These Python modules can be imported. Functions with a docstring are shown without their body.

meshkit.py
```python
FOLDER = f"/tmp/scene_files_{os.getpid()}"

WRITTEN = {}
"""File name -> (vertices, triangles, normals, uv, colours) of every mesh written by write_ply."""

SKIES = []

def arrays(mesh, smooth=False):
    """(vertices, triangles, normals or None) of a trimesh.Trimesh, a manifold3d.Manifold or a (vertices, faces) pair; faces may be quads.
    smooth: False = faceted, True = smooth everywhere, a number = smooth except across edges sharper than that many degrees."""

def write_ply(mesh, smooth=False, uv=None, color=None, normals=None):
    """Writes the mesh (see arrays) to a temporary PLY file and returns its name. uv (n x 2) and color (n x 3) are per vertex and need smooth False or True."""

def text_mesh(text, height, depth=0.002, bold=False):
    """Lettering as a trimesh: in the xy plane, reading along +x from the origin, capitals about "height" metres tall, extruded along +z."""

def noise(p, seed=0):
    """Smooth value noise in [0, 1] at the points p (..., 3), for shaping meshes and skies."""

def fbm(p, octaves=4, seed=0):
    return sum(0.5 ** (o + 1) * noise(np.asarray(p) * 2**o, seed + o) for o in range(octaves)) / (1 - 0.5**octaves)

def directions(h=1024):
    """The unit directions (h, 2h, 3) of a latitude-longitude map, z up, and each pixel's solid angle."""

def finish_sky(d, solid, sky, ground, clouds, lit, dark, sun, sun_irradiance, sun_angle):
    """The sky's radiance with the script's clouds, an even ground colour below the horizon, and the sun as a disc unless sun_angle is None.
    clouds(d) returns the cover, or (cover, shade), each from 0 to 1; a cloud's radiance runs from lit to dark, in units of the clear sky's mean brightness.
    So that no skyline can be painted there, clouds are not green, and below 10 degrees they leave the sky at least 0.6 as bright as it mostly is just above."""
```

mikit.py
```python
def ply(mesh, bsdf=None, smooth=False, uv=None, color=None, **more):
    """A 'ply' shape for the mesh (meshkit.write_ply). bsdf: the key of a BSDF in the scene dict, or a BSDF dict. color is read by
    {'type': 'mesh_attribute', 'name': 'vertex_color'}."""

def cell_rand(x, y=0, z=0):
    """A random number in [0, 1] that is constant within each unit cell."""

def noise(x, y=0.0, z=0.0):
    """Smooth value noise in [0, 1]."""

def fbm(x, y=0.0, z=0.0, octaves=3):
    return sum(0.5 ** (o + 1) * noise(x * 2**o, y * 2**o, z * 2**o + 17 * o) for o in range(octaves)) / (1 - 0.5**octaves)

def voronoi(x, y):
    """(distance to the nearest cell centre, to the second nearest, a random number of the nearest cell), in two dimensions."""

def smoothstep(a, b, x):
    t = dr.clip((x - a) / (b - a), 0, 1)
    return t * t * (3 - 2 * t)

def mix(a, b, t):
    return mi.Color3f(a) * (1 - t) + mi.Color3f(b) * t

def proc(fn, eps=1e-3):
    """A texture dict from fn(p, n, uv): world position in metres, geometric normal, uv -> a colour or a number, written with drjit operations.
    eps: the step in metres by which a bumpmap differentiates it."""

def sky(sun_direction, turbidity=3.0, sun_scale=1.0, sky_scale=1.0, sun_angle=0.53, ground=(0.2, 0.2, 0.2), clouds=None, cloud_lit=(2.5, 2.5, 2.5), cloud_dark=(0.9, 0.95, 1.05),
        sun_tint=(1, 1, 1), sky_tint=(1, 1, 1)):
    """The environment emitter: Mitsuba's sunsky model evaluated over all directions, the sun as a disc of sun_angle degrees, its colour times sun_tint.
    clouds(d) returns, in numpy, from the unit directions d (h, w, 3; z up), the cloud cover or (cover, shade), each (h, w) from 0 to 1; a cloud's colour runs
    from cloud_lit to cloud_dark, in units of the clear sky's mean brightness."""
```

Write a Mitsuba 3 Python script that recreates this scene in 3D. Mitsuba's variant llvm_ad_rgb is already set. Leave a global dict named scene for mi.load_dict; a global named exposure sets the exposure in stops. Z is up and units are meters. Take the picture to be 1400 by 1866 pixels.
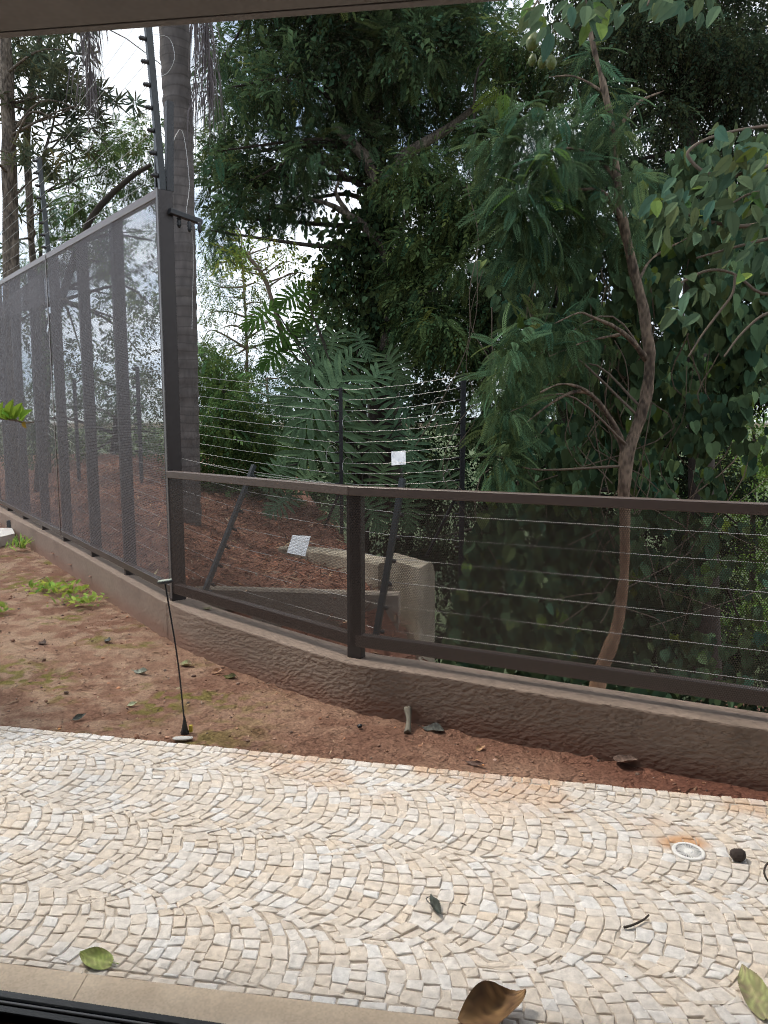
import math
import numpy as np, trimesh
import drjit as dr, mitsuba as mi
from shapely.geometry import Polygon, Point, LineString, box as sbox
from shapely import affinity
from shapely.ops import unary_union
import mikit, meshkit
from mikit import proc, noise, fbm, voronoi, smoothstep, mix, cell_rand

T = mi.ScalarTransform4f
scene, labels = {}, {}
rng = np.random.default_rng(7)
exposure = 2.35

# ------------------------------------------------------------------ camera, sky
EYE, F, PITCH = np.array([0, 0, 1.6]), 1330.0, math.radians(7.0)
scene['camera'] = {'type': 'perspective', 'fov': math.degrees(2 * math.atan(700 / F)), 'fov_axis': 'x',
                   'near_clip': 0.02, 'far_clip': 3000.0,
                   'to_world': T().look_at(origin=EYE.tolist(), target=[0, math.cos(PITCH), 1.6 - math.sin(PITCH)], up=[0, 0, 1])}


def cloud_cover(d):
    q = d / np.maximum(d[..., 2:3] + 0.25, 0.05)
    n = meshkit.fbm(q * 1.3 + 3.1, 5, 4)
    cover = np.clip((n - 0.30) * 4.0, 0.25, 1.0)
    return cover, np.clip((meshkit.fbm(q * 2.1 + 9.0, 4, 9) - 0.45) * 1.4, 0, 0.5)


scene['sky'] = mikit.sky((-0.50, 0.22, 0.84), turbidity=3, sun_scale=0.42, sun_angle=9, sky_scale=1.0, clouds=cloud_cover,
                         sun_tint=(0.93, 1.0, 1.10), cloud_lit=(3.5, 3.7, 3.9), cloud_dark=(2.1, 2.3, 2.55), ground=(0.14, 0.12, 0.09))


# ------------------------------------------------------------------ helpers
def ray(px, py):
    a, b = (px - 700) / F, (933 - py) / F
    c, s = math.cos(PITCH), math.sin(PITCH)
    return np.array([a, c + s * b, -s + c * b])


def at(px, py, Y):                                     # the point at distance Y in front that the photograph shows there
    d = ray(px, py)
    return EYE + d * (Y / d[1])


def onz(px, py, z=0.0):
    d = ray(px, py)
    return EYE + d * ((z - EYE[2]) / d[2])


def put(key, mesh, bsdf, smooth=False, uv=None, color=None, label=None, cat=None, group=None, kind=None):
    if key in scene:
        k = 1
        while f'{key}_{k:03d}' in scene:
            k += 1
        key = f'{key}_{k:03d}'
    scene[key] = mikit.ply(mesh, bsdf, smooth=smooth, uv=uv, color=color)
    say(key, label, cat, group, kind)
    return key


def say(key, label=None, cat=None, group=None, kind=None):
    d = {k: v for k, v in (('label', label), ('category', cat), ('group', group), ('kind', kind)) if v}
    if d:
        labels[key] = {**labels.get(key, {}), **d}
    return key


counter = {}


def child(parent, name):                               # a numbered key for a part, quicker than searching
    k = f'{parent}__{name}'
    n = counter.get(k, 0)
    counter[k] = n + 1
    return k if n == 0 else f'{k}_{n:03d}'


def nrm(v):
    v = np.asarray(v, float)
    return v / (np.linalg.norm(v, axis=-1, keepdims=True) + 1e-12)


def obox(c, ax, ay, sx, sy, sz):                        # a box about c with horizontal axes ax, ay
    s = np.array([[x, y, z] for x in (-.5, .5) for y in (-.5, .5) for z in (-.5, .5)])
    v = np.asarray(c, float) + s[:, :1] * sx * np.asarray(ax) + s[:, 1:2] * sy * np.asarray(ay) + s[:, 2:] * sz * np.array([0, 0, 1.])
    m = trimesh.convex.convex_hull(v)
    return m


def bevel_bar(p, q, up, w, h, bev=0.003):               # a square bar from p to q, w across, h along up, small chamfers
    p, q = np.asarray(p, float), np.asarray(q, float)
    d = nrm(q - p)
    x = nrm(np.cross(d, up))
    u = np.cross(x, d)
    a, b = w / 2, h / 2
    prof = [(a - bev, -b), (a, -b + bev), (a, b - bev), (a - bev, b), (-a + bev, b), (-a, b - bev), (-a, -b + bev), (-a + bev, -b)]
    ring = np.array([x * s + u * t for s, t in prof])
    return trimesh.convex.convex_hull(np.vstack([p + ring, q + ring]))


def tube(pts, radii, sides=8, cap=True):
    p = np.asarray(pts, float)
    n = len(p)
    r = np.broadcast_to(radii, (n,))
    t = nrm(np.gradient(p, axis=0))
    ref = np.array([0, 0, 1.]) if abs(t[0, 2]) < 0.8 else np.array([0.3, 1., 0])
    a = np.zeros_like(p)
    cur = ref
    for i in range(n):
        cur = nrm(cur - t[i] * np.dot(cur, t[i]))
        a[i] = cur
    b = np.cross(t, a)
    ang = np.arange(sides) * 2 * np.pi / sides
    v = p[:, None] + r[:, None, None] * (np.cos(ang)[None, :, None] * a[:, None] + np.sin(ang)[None, :, None] * b[:, None])
    i, j = np.meshgrid(np.arange(n - 1), np.arange(sides), indexing='ij')
    q = np.stack([i * sides + j, i * sides + (j + 1) % sides, (i + 1) * sides + (j + 1) % sides, (i + 1) * sides + j], -1).reshape(-1, 4)
    f = np.vstack([q[:, [0, 1, 2]], q[:, [0, 2, 3]]])
    v = v.reshape(-1, 3)
    if cap:
        k = np.arange(1, sides - 1)
        f = np.vstack([f, np.stack([k * 0, k + 1, k], 1), np.stack([k * 0, k, k + 1], 1) + (n - 1) * sides])
    return trimesh.Trimesh(v, f, process=False)


def smooth_path(pts, n=24, cols=None):                  # Catmull-Rom through the points; extra columns (radii) follow
    p = np.asarray(pts, float)
    p = np.vstack([2 * p[0] - p[1], p, 2 * p[-1] - p[-2]])
    out = []
    m = len(p) - 3
    for s in np.linspace(0, m - 1e-9, n):
        i = int(s)
        t = s - i
        a, b, c, d = p[i:i + 4]
        out.append(0.5 * (2 * b + (c - a) * t + (2 * a - 5 * b + 4 * c - d) * t * t + (3 * b - a - 3 * c + d) * t ** 3))
    return np.array(out)


def cat(ms):
    ms = [m for m in ms if m is not None]
    return trimesh.util.concatenate(ms) if len(ms) > 1 else ms[0]


# ------------------------------------------------------------------ materials
def rgb(*c):
    return {'type': 'rgb', 'value': list(c)}


def mat(name, color, rough=0.6, metallic=0.0, bump=None, scale=0.004, spec=0.5, eps=1e-3):
    b = {'type': 'principled', 'base_color': color if isinstance(color, dict) else rgb(*color), 'roughness': rough, 'metallic': metallic, 'specular': spec}
    if bump is not None:
        b = {'type': 'bumpmap', 'arbitrary': proc(bump, eps), 'scale': scale, 'bsdf': b}
    scene[name] = {'type': 'twosided', 'bsdf': b}
    return name


DRAIN = onz(1255, 1552)


def cobble_col(p, n, uv):
    g = fbm(p.x * 55, p.y * 55, p.z * 55, 3)
    fine = noise(p.x * 320, p.y * 320, p.z * 200)
    low = fbm(p.x * 2.1 + 5, p.y * 2.1, 0.0, 2)
    c = mix((0.595, 0.530, 0.46), (0.62, 0.59, 0.56), smoothstep(0.25, 0.85, uv.x))
    c = mix(c, (0.64, 0.52, 0.39), smoothstep(0.78, 0.98, uv.y) * 0.35)
    c = mix(c, (0.65, 0.655, 0.66), smoothstep(0.80, 0.95, uv.x) * 0.5)
    c = c * (0.76 + 0.40 * g + 0.14 * (fine - 0.5)) * (0.95 + 0.14 * low)
    r = dr.sqrt(dr.square(p.x - float(DRAIN[0]) + 0.0) + dr.square((p.y - float(DRAIN[1]) - 0.05) * 1.6))
    rust = smoothstep(0.13, 0.05, r) * smoothstep(float(DRAIN[1]) - 0.01, float(DRAIN[1]) + 0.03, p.y)
    back = p.y + 0.213 * p.x                            # distance along the depth of the strip
    soil = smoothstep(2.75, 3.30, back) * smoothstep(0.42, 0.66, fbm(p.x * 4.5, p.y * 4.5, 3.0, 3)) * smoothstep(-1.5, 0.0, p.x)
    c = mix(c, (0.50, 0.26, 0.11), dr.clip(rust * 0.75 + soil * 0.5, 0, 0.85))
    return c


mat('cobble_stone', proc(cobble_col), 0.62, bump=lambda p, n, uv: fbm(p.x * 75, p.y * 75, p.z * 75, 3), scale=0.006, spec=0.45)
mat('joint_mortar', proc(lambda p, n, uv: mix((0.33, 0.285, 0.24), (0.50, 0.445, 0.385), fbm(p.x * 40, p.y * 40, 0, 2))), 0.95)


def dirt_col(p, n, uv):
    a = fbm(p.x * 1.4, p.y * 1.4, 1.0, 3)
    b = fbm(p.x * 9, p.y * 9, 2.0, 3)
    g = noise(p.x * 130, p.y * 130, 0.0)
    c = mix((0.215, 0.115, 0.080), (0.345, 0.215, 0.152), smoothstep(0.3, 0.7, a * 0.6 + b * 0.4))
    c = mix(c, (0.17, 0.075, 0.053), smoothstep(0.2, 1.6, p.x))  # shade painted in: darker towards the right, under trees and eave
    dry = smoothstep(-0.6, -2.2, p.x) * smoothstep(0.45, 0.65, b)
    c = mix(c, (0.42, 0.30, 0.22), dry * 0.55)
    moss = smoothstep(-0.35, -1.2, p.x) * smoothstep(0.50, 0.66, fbm(p.x * 2.3 + 4, p.y * 3.1, 5.0, 4)) * smoothstep(0.35, 0.6, fbm(p.x * 17, p.y * 17, 4.0, 2))
    c = mix(c, (0.17, 0.16, 0.035), moss * 0.75)
    return c * (0.78 + 0.44 * g)


mat('red_dirt', proc(dirt_col), 0.95, bump=lambda p, n, uv: fbm(p.x * 38, p.y * 38, 0.0, 5), scale=0.055, spec=0.2)
mat('bank_dirt', proc(lambda p, n, uv: mix((0.11, 0.048, 0.032), (0.21, 0.10, 0.066), fbm(p.x * 6, p.y * 6, 0, 4)) * (0.7 + 0.6 * noise(p.x * 60, p.y * 60, 0))), 0.95)
mat('far_ground', (0.05, 0.07, 0.03), 0.95)


def stucco_col(p, n, uv):
    a = fbm(p.x * 5, p.y * 5, p.z * 5, 3)
    c = mix((0.200, 0.150, 0.122), (0.25, 0.192, 0.158), a) * (0.9 + 0.2 * noise(p.x * 48, p.y * 48, p.z * 48))
    drip = smoothstep(0.55, 0.75, fbm(p.x * 9 + p.y * 9, 0.0, p.z * 0.9, 3)) * smoothstep(0.05, 0.25, p.z)
    c = c * (1 - 0.16 * drip)
    splash = smoothstep(0.15, 0.0, p.z + 0.10 * (fbm(p.x * 7, p.y * 7, p.z * 3, 3) - 0.5)) * 0.5
    c = mix(c, (0.21, 0.10, 0.068), splash)
    return mix(c, (0.34, 0.30, 0.27), smoothstep(0.262, 0.268, p.z) * 0.1)  # top ledge painted paler, standing in for the light falling on it


def stucco_bump(p, n, uv):
    return fbm(p.x * 58, p.y * 58 + p.x * 21, p.z * 62, 3)


mat('stucco', proc(stucco_col), 0.9, bump=stucco_bump, scale=0.021, spec=0.25)
mat('concrete', proc(lambda p, n, uv: mix((0.20, 0.172, 0.13), (0.37, 0.325, 0.255), smoothstep(0.25, 0.75, fbm(p.x * 6, p.y * 6, p.z * 3, 5))) * (0.85 + 0.3 * noise(p.x * 70, p.y * 70, p.z * 70))), 0.9)
mat('shaded_concrete', proc(lambda p, n, uv: mix((0.15, 0.125, 0.10), (0.30, 0.255, 0.21), fbm(p.x * 6, p.y * 6, p.z * 2.5, 4)) * (0.8 + 0.4 * noise(p.x * 60, p.y * 60, p.z * 60))), 0.9)  # darker copy of the concrete, with the recess shadow painted into it
mat('sill_stone', proc(lambda p, n, uv: mix((0.43, 0.335, 0.24), (0.58, 0.475, 0.36), fbm(p.x * 7 + 2 * fbm(p.x * 9, p.y * 9, 0, 2), p.y * 16, 0, 4)) * (0.9 + 0.2 * noise(p.x * 190, p.y * 190, 0))), 0.5)
mat('eave_plaster', proc(lambda p, n, uv: mix((0.17, 0.160, 0.158), (0.215, 0.20, 0.195), fbm(p.x * 4, p.y * 4, p.z * 4, 4)) * (0.93 + 0.14 * noise(p.x * 90, p.y * 90, p.z * 90))), 0.9)
mat('brown_paint', (0.045, 0.031, 0.027), 0.45)
mat('screen_paint', (0.15, 0.135, 0.145), 0.45)
mat('strip_paint', (0.105, 0.095, 0.095), 0.4)
mat('shaded_brown', (0.030, 0.022, 0.022), 0.42)  # fence brown darkened: the building's shade on the posts is in the colour
mat('rail_paint', (0.105, 0.078, 0.070), 0.36)
mat('black_paint', (0.022, 0.023, 0.027), 0.42)
mat('post_paint', (0.020, 0.025, 0.029), 0.4)
mat('frame_black', (0.012, 0.012, 0.013), 0.35)
mat('frame_grey', (0.10, 0.10, 0.105), 0.35)
mat('room_paint', (0.10, 0.095, 0.09), 0.9)
mat('room_floor', (0.03, 0.03, 0.03), 0.9)
mat('wire_steel', (0.62, 0.61, 0.60), 0.38, 0.6)
mat('insulator_black', (0.02, 0.021, 0.024), 0.35)
mat('white_plastic', (0.70, 0.70, 0.69), 0.4)
mat('sign_sky_white', (0.84, 0.86, 0.90), 0.35)  # brighter bluish white, with the sky's reflection put into the colour
mat('drain_dark', (0.05, 0.05, 0.055), 0.7)
mat('slab_grey', proc(lambda p, n, uv: mix((0.33, 0.32, 0.31), (0.5, 0.49, 0.47), fbm(p.x * 8, p.y * 8, p.z * 8, 3))), 0.9)


def palm_bark(p, n, uv):
    z = p.z + 0.02 * fbm(p.x * 9, p.y * 9, p.z * 3, 2)
    r = noise(0.0, 0.0, z * 21)
    f = fbm(p.x * 22, p.y * 22, p.z * 6, 3)
    ln = smoothstep(0.80, 0.97, dr.sin(p.z * 62 + 3.0 * fbm(p.x * 5, p.y * 5, p.z * 3, 2) + 5.0 * noise(0.0, 0.0, p.z * 2.2)))
    return mix((0.06, 0.054, 0.053), (0.165, 0.145, 0.138), 0.25 * r + 0.9 * f) * (1 - 0.38 * ln * (0.4 + 0.6 * f))


mat('palm_bark', proc(palm_bark), 0.95)


def bark(p, n, uv):
    f = fbm(p.x * 18, p.y * 18, p.z * 5, 3)
    g = noise(p.x * 70, p.y * 70, p.z * 24)
    return mix((0.035, 0.027, 0.022), (0.25, 0.205, 0.165), smoothstep(0.22, 0.85, f * 0.65 + g * 0.35))


mat('tree_bark', proc(bark), 0.95, bump=lambda p, n, uv: fbm(p.x * 38, p.y * 38, p.z * 11, 3), scale=0.03)
mat('pale_bark', proc(lambda p, n, uv: mix(mix((0.05, 0.036, 0.028), (0.28, 0.205, 0.15), smoothstep(0.25, 0.8, fbm(p.x * 20, p.y * 20, p.z * 6, 3) * .65 + .35 * noise(p.x * 80, p.y * 80, p.z * 26))), (0.34, 0.19, 0.11), smoothstep(1.3, 0.3, p.z) * 0.6)), 0.95)
mat('dark_bark', (0.045, 0.036, 0.03), 0.95)
mat('twig_bark', (0.17, 0.13, 0.10), 0.9)
VC = {'type': 'mesh_attribute', 'name': 'vertex_color'}
scene['leaf'] = {'type': 'principledthin', 'base_color': VC, 'roughness': 0.5, 'diff_trans': 0.75, 'eta': 1.4}
scene['leaf_gloss'] = {'type': 'principledthin', 'base_color': VC, 'roughness': 0.38, 'diff_trans': 0.5, 'eta': 1.45}
scene['painted_bits'] = {'type': 'twosided', 'bsdf': {'type': 'principled', 'base_color': VC, 'roughness': 0.8}}
scene['pane_glass'] = {'type': 'thindielectric', 'int_ior': 1.5}

# ------------------------------------------------------------------ ground
WALL = np.array([(-8.6, 14.55), (-4.33, 8.98), (-1.95, 5.74), (-1.58, 5.27), (-1.31, 4.955), (-.86, 4.53), (-.447, 4.15), (-.16, 3.915), (.234, 3.735), (1.045, 3.335), (3.6, 2.14)])
wpath = smooth_path(WALL, 90)
WT = 0.22                                                # wall thickness
wd = nrm(np.gradient(wpath, axis=0))
wn = np.stack([-wd[:, 1], wd[:, 0]], 1)                  # towards the far side
wpoly = Polygon(np.vstack([wpath, (wpath + wn * WT)[::-1]]))
wline = LineString(wpath + wn * WT * 0.5)


def wall_side(x, y):                                     # > 0 beyond the wall; also the distance
    q = np.stack([x, y], -1)
    mid = wpath + wn * WT * 0.5
    d2 = ((q[:, None] - mid[None]) ** 2).sum(-1)
    k = d2.argmin(1)
    return ((q - mid[k]) * wn[k]).sum(1)


def grid(x0, x1, y0, y1, step, h, keep):
    xs, ys = np.arange(x0, x1 + step / 2, step), np.arange(y0, y1 + step / 2, step)
    X, Y = np.meshgrid(xs, ys)
    x, y = X.ravel(), Y.ravel()
    v = np.stack([x, y, h(x, y)], 1)
    nx = len(xs)
    i, j = np.meshgrid(np.arange(len(ys) - 1), np.arange(nx - 1), indexing='ij')
    a = (i * nx + j).ravel()
    q = np.stack([a, a + 1, a + nx + 1, a + nx], 1)
    c = v[q].mean(1)
    q = q[keep(c[:, 0], c[:, 1])]
    f = np.vstack([q[:, [0, 1, 2]], q[:, [0, 2, 3]]])
    m = trimesh.Trimesh(v, f, process=False)
    m.remove_unreferenced_vertices()
    return m


E0, E1 = onz(0, 1322)[:2], onz(1400, 1460)[:2]
ev = nrm(E1 - E0)
fv = np.array([ev[1], -ev[0]])                           # towards the house


def strip_v(x, y):
    return (x - E0[0]) * fv[0] + (y - E0[1]) * fv[1]


def dirt_h(x, y):
    p = np.stack([x, y, 0 * x], -1)
    h = -0.022 + 0.035 * (meshkit.fbm(p * 1.1, 3, 3) - 0.5) + 0.016 * (meshkit.fbm(p * 7, 3, 5) - 0.5)
    crumb = np.maximum(meshkit.fbm(p * 17, 3, 6) - 0.55, 0) * 0.07
    edge = np.clip(-strip_v(x, y) / 0.25, 0, 1)
    return np.where(strip_v(x, y) > -0.005, -0.03, np.minimum(h * (0.4 + 0.6 * edge) + crumb * edge - 0.006 * (1 - edge), 0.04))


put('dirt_ground', grid(-11, 4.2, 1.7, 15.0, 0.05, dirt_h, lambda x, y: (wall_side(x, y) < 0.0)), 'red_dirt', smooth=True, kind='structure',
    label='bare reddish brown dirt strip with moss between the paving and the low wall')


def bank_h(x, y):
    p = np.stack([x, y, 0 * x], -1)
    left = 0.13 + 0.25 * np.clip(-x - 1.2, 0, 5)
    left = np.minimum(left, 1.15) - 0.05 * np.clip(y - 11, 0, 30)
    fall = np.clip((x + 0.55 - 0.16 * (9 - y)) / 1.1, 0, 1)
    fall = fall * fall * (3 - 2 * fall)
    right = -2.2 - 0.20 * np.clip(y - 7, 0, 9)
    h = left * (1 - fall) + right * fall
    ch = np.clip((5.78 + (0.1 - x) * 0.304 - y) / 0.16, 0, 1)
    h = h * (1 - ch) + np.minimum(h, -0.42) * ch
    ws = np.concatenate([wall_side(x[i:i + 20000], y[i:i + 20000]) for i in range(0, len(x), 20000)])
    h = np.minimum(h, 0.10 + 0.34 * np.maximum(ws - .1, 0))
    return h + 0.06 * (1 - ch) * (meshkit.fbm(p * 1.2, 4, 8) - 0.5) * 2


put('bank', grid(-16, 14, 2.0, 24, 0.16, bank_h, lambda x, y: wall_side(x, y) > -0.05), 'bank_dirt', smooth=True, kind='structure',
    label='brown litter covered bank behind the fences')
ang = np.linspace(0, 2 * np.pi, 49)[:-1]
fg = np.array([[0, 0, -3.2]] + [[r * np.cos(t), r * np.sin(t), -3.2 - r * 0.004] for r in (40, 300, 1500) for t in ang])
ff = [[0, 1 + j, 1 + (j + 1) % 48] for j in range(48)]
for k in range(2):
    for j in range(48):
        a, b = 1 + k * 48 + j, 1 + k * 48 + (j + 1) % 48
        ff += [[a, a + 48, b + 48], [a, b + 48, b]]
put('ground', trimesh.Trimesh(fg, ff, process=False), 'far_ground', kind='structure', label='low ground reaching away below the trees')

# ------------------------------------------------------------------ paving of fan laid stones
SA, SB = onz(0, 1757)[:2], onz(830, 1860)[:2]
sdir = nrm(SB - SA)


def line_at(a, d, x):
    return a + d * ((x - a[0]) / d[0])


XL, XR = -3.2, 2.7
region = Polygon([line_at(E0, ev, XL), line_at(E0, ev, XR), line_at(SA, sdir, XR), line_at(SA, sdir, XL)])
drain_hole = Point(DRAIN[0], DRAIN[1]).buffer(0.062, 24)
field = Polygon([line_at(E0 + fv * 0.05, ev, XL), line_at(E0 + fv * 0.05, ev, XR), line_at(SA - 0.03 * np.array([sdir[1], -sdir[0]]), sdir, XR), line_at(SA - 0.03 * np.array([sdir[1], -sdir[0]]), sdir, XL)]).difference(drain_hole)
W, HC, RA = 0.46, 0.049, 0.315


def stone(poly, r):
    """One paving stone: chamfered uneven top over the polygon (counter-clockwise corners)."""
    p = np.asarray(poly)
    n = len(p)
    c = p.mean(0)
    size = math.sqrt(max(Polygon(p).area, 1e-6))
    e = np.roll(p, -1, 0) - p
    top = p + (c - p) / np.maximum(np.linalg.norm(c - p, axis=1, keepdims=True), 1e-6) * r.uniform(0.0015, 0.005, (n, 1))
    tilt = r.normal(0, 0.014, 2)
    z = 0.0005 + r.normal(0, 0.0012) + (top - c) @ tilt + r.normal(0, 0.0009, n)
    base = np.column_stack([p, np.full(n, -0.012)])
    ring = np.column_stack([p * 0.82 + top * 0.18, z - 0.0022])
    topv = np.column_stack([top, z])
    ctr = np.array([[*(c + r.normal(0, 0.08, 2) * size), z.mean() + abs(r.normal(0.0012, 0.0014))]])
    v = np.vstack([base, ring, topv, ctr])
    i = np.arange(n)
    j = (i + 1) % n
    f = np.vstack([np.stack([i, j, n + j], 1), np.stack([i, n + j, n + i], 1), np.stack([n + i, n + j, 2 * n + j], 1), np.stack([n + i, 2 * n + j, 2 * n + i], 1),
                   np.stack([2 * n + i, 2 * n + j, np.full(n, 3 * n)], 1)])
    return v, f


def ccw(p):
    p = np.asarray(p)
    x, y = p[:, 0], p[:, 1]
    return p if np.sum(x * np.roll(y, -1) - y * np.roll(x, -1)) > 0 else p[::-1]


def make_stones():
    r = np.random.default_rng(21)
    out = []
    L = 6.4
    u_off = -1.25
    edges = {}
    for row in range(-1, 6):
        vc = 0.45 + W * row
        bulge = lambda v: math.sqrt(max(RA ** 2 - (v - vc) ** 2, 0.0)) - RA
        wob = r.normal(0, 0.005, 200)
        lines = []                                        # course lines, each with its own waviness
        for k in range(int(L / HC) + 1):
            ph, am = r.uniform(0, 6.28), r.uniform(0.0, 0.010)
            lines.append((u_off + k * HC + wob[k], ph, am))
        line = lambda k, v: lines[k][0] + bulge(v) + lines[k][2] * math.sin(v * 26 + lines[k][1])
        for k in range(len(lines) - 1):
            def bound(b):
                if (b, k) not in edges:
                    edges[(b, k)] = 0.45 + W * (b - 0.5) + r.normal(0, 0.04)
                return edges[(b, k)]
            v0, v1 = bound(row), bound(row + 1)
            cuts, v = [v0], v0
            while True:
                slope = (min(max(v + 0.03, v0), v1) - vc) / RA
                v += r.uniform(0.037, 0.066) * math.sqrt(max(1 - slope ** 2, 0.2))
                if v > v1 - 0.024:
                    break
                cuts.append(v)
            cuts.append(v1)
            # joints across a course lean towards the arc's own centre
            lean = lambda v, t: v + (0 if v in (v0, v1) else (v - vc) / RA * HC * 0.5 * (t - 0.5))
            for a, b in zip(cuts[:-1], cuts[1:]):
                pts = []
                a0, a1, b0, b1 = lean(a, 0), lean(a, 1), lean(b, 0), lean(b, 1)
                jit = lambda: r.normal(0, 0.0033, 2)
                for t in (0, 0.5, 1):
                    vv = a0 + (b0 - a0) * t
                    if t != 0.5 or b - a > 0.048:
                        pts.append(np.array([line(k, vv), vv]) + jit())
                for t in (1, 0.5, 0):
                    vv = a1 + (b1 - a1) * t
                    if t != 0.5 or b - a > 0.048:
                        pts.append(np.array([line(k + 1, vv), vv]) + jit())
                w = np.array([E0 + ev * p[0] + fv * p[1] for p in pts])
                out.append(w)
    res, quads = [], []
    for w in out:
        P = Polygon(w).buffer(0)
        if P.geom_type == 'MultiPolygon':
            P = max(P.geoms, key=lambda g: g.area)
        if not P.is_empty and P.intersects(field):
            quads.append(P.intersection(field))
    left = field.difference(unary_union(quads).buffer(.0015)).buffer(-.006).buffer(.006)
    for P in quads + [g.convex_hull for g in getattr(left, 'geoms', [left])]:
        for g in getattr(P, 'geoms', [P]):
            if g.geom_type != 'Polygon' or g.area < 3.5e-4:
                continue
            g = g.buffer(-r.uniform(0.0006, 0.0018), join_style=2)
            if g.is_empty or g.geom_type != 'Polygon':
                continue
            g = g.simplify(0.0022)
            c = np.array(g.exterior.coords)[:-1]
            if len(c) < 3 or g.area < 2.2e-4:
                continue
            res.append(ccw(c))
    # the straight edge courses along the dirt and along the sill
    for a0, d, inw, wdt in ((E0, ev, fv, 0.048), (SA - 0.028 * np.array([sdir[1], -sdir[0]]), sdir, np.array([sdir[1], -sdir[0]]), 0.026)):
        x = XL
        while x < XR:
            l = r.uniform(0.04, 0.085)
            p0, p1 = line_at(a0, d, x), line_at(a0, d, x + l)
            w = np.array([p0 + d * .003 + inw * r.uniform(-.004, .004), p1 - d * .003 + inw * r.uniform(-.004, .004), p1 - d * .003 + inw * (wdt - .003), p0 + d * .003 + inw * (wdt - .003)])
            res.append(ccw(w + r.normal(0, 0.0012, w.shape)))
            x += l
    return res


stones = make_stones()
put('paving', trimesh.creation.extrude_polygon(region.difference(Point(DRAIN[0], DRAIN[1]).buffer(0.05)), 0.05, engine='earcut').apply_translation([0, 0, -0.0545]), 'joint_mortar', kind='structure',
    label='pale fan laid stone paving in front of the house')


def visible_px(c):
    d = np.array([c[0], c[1], 0]) - EYE
    cs, sn = math.cos(PITCH), math.sin(PITCH)
    Y = cs * d[1] - sn * d[2]
    X, Z = 700 + F * d[0] / Y, 933 - F * (sn * d[1] + cs * d[2]) / Y
    return X, Z


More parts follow.
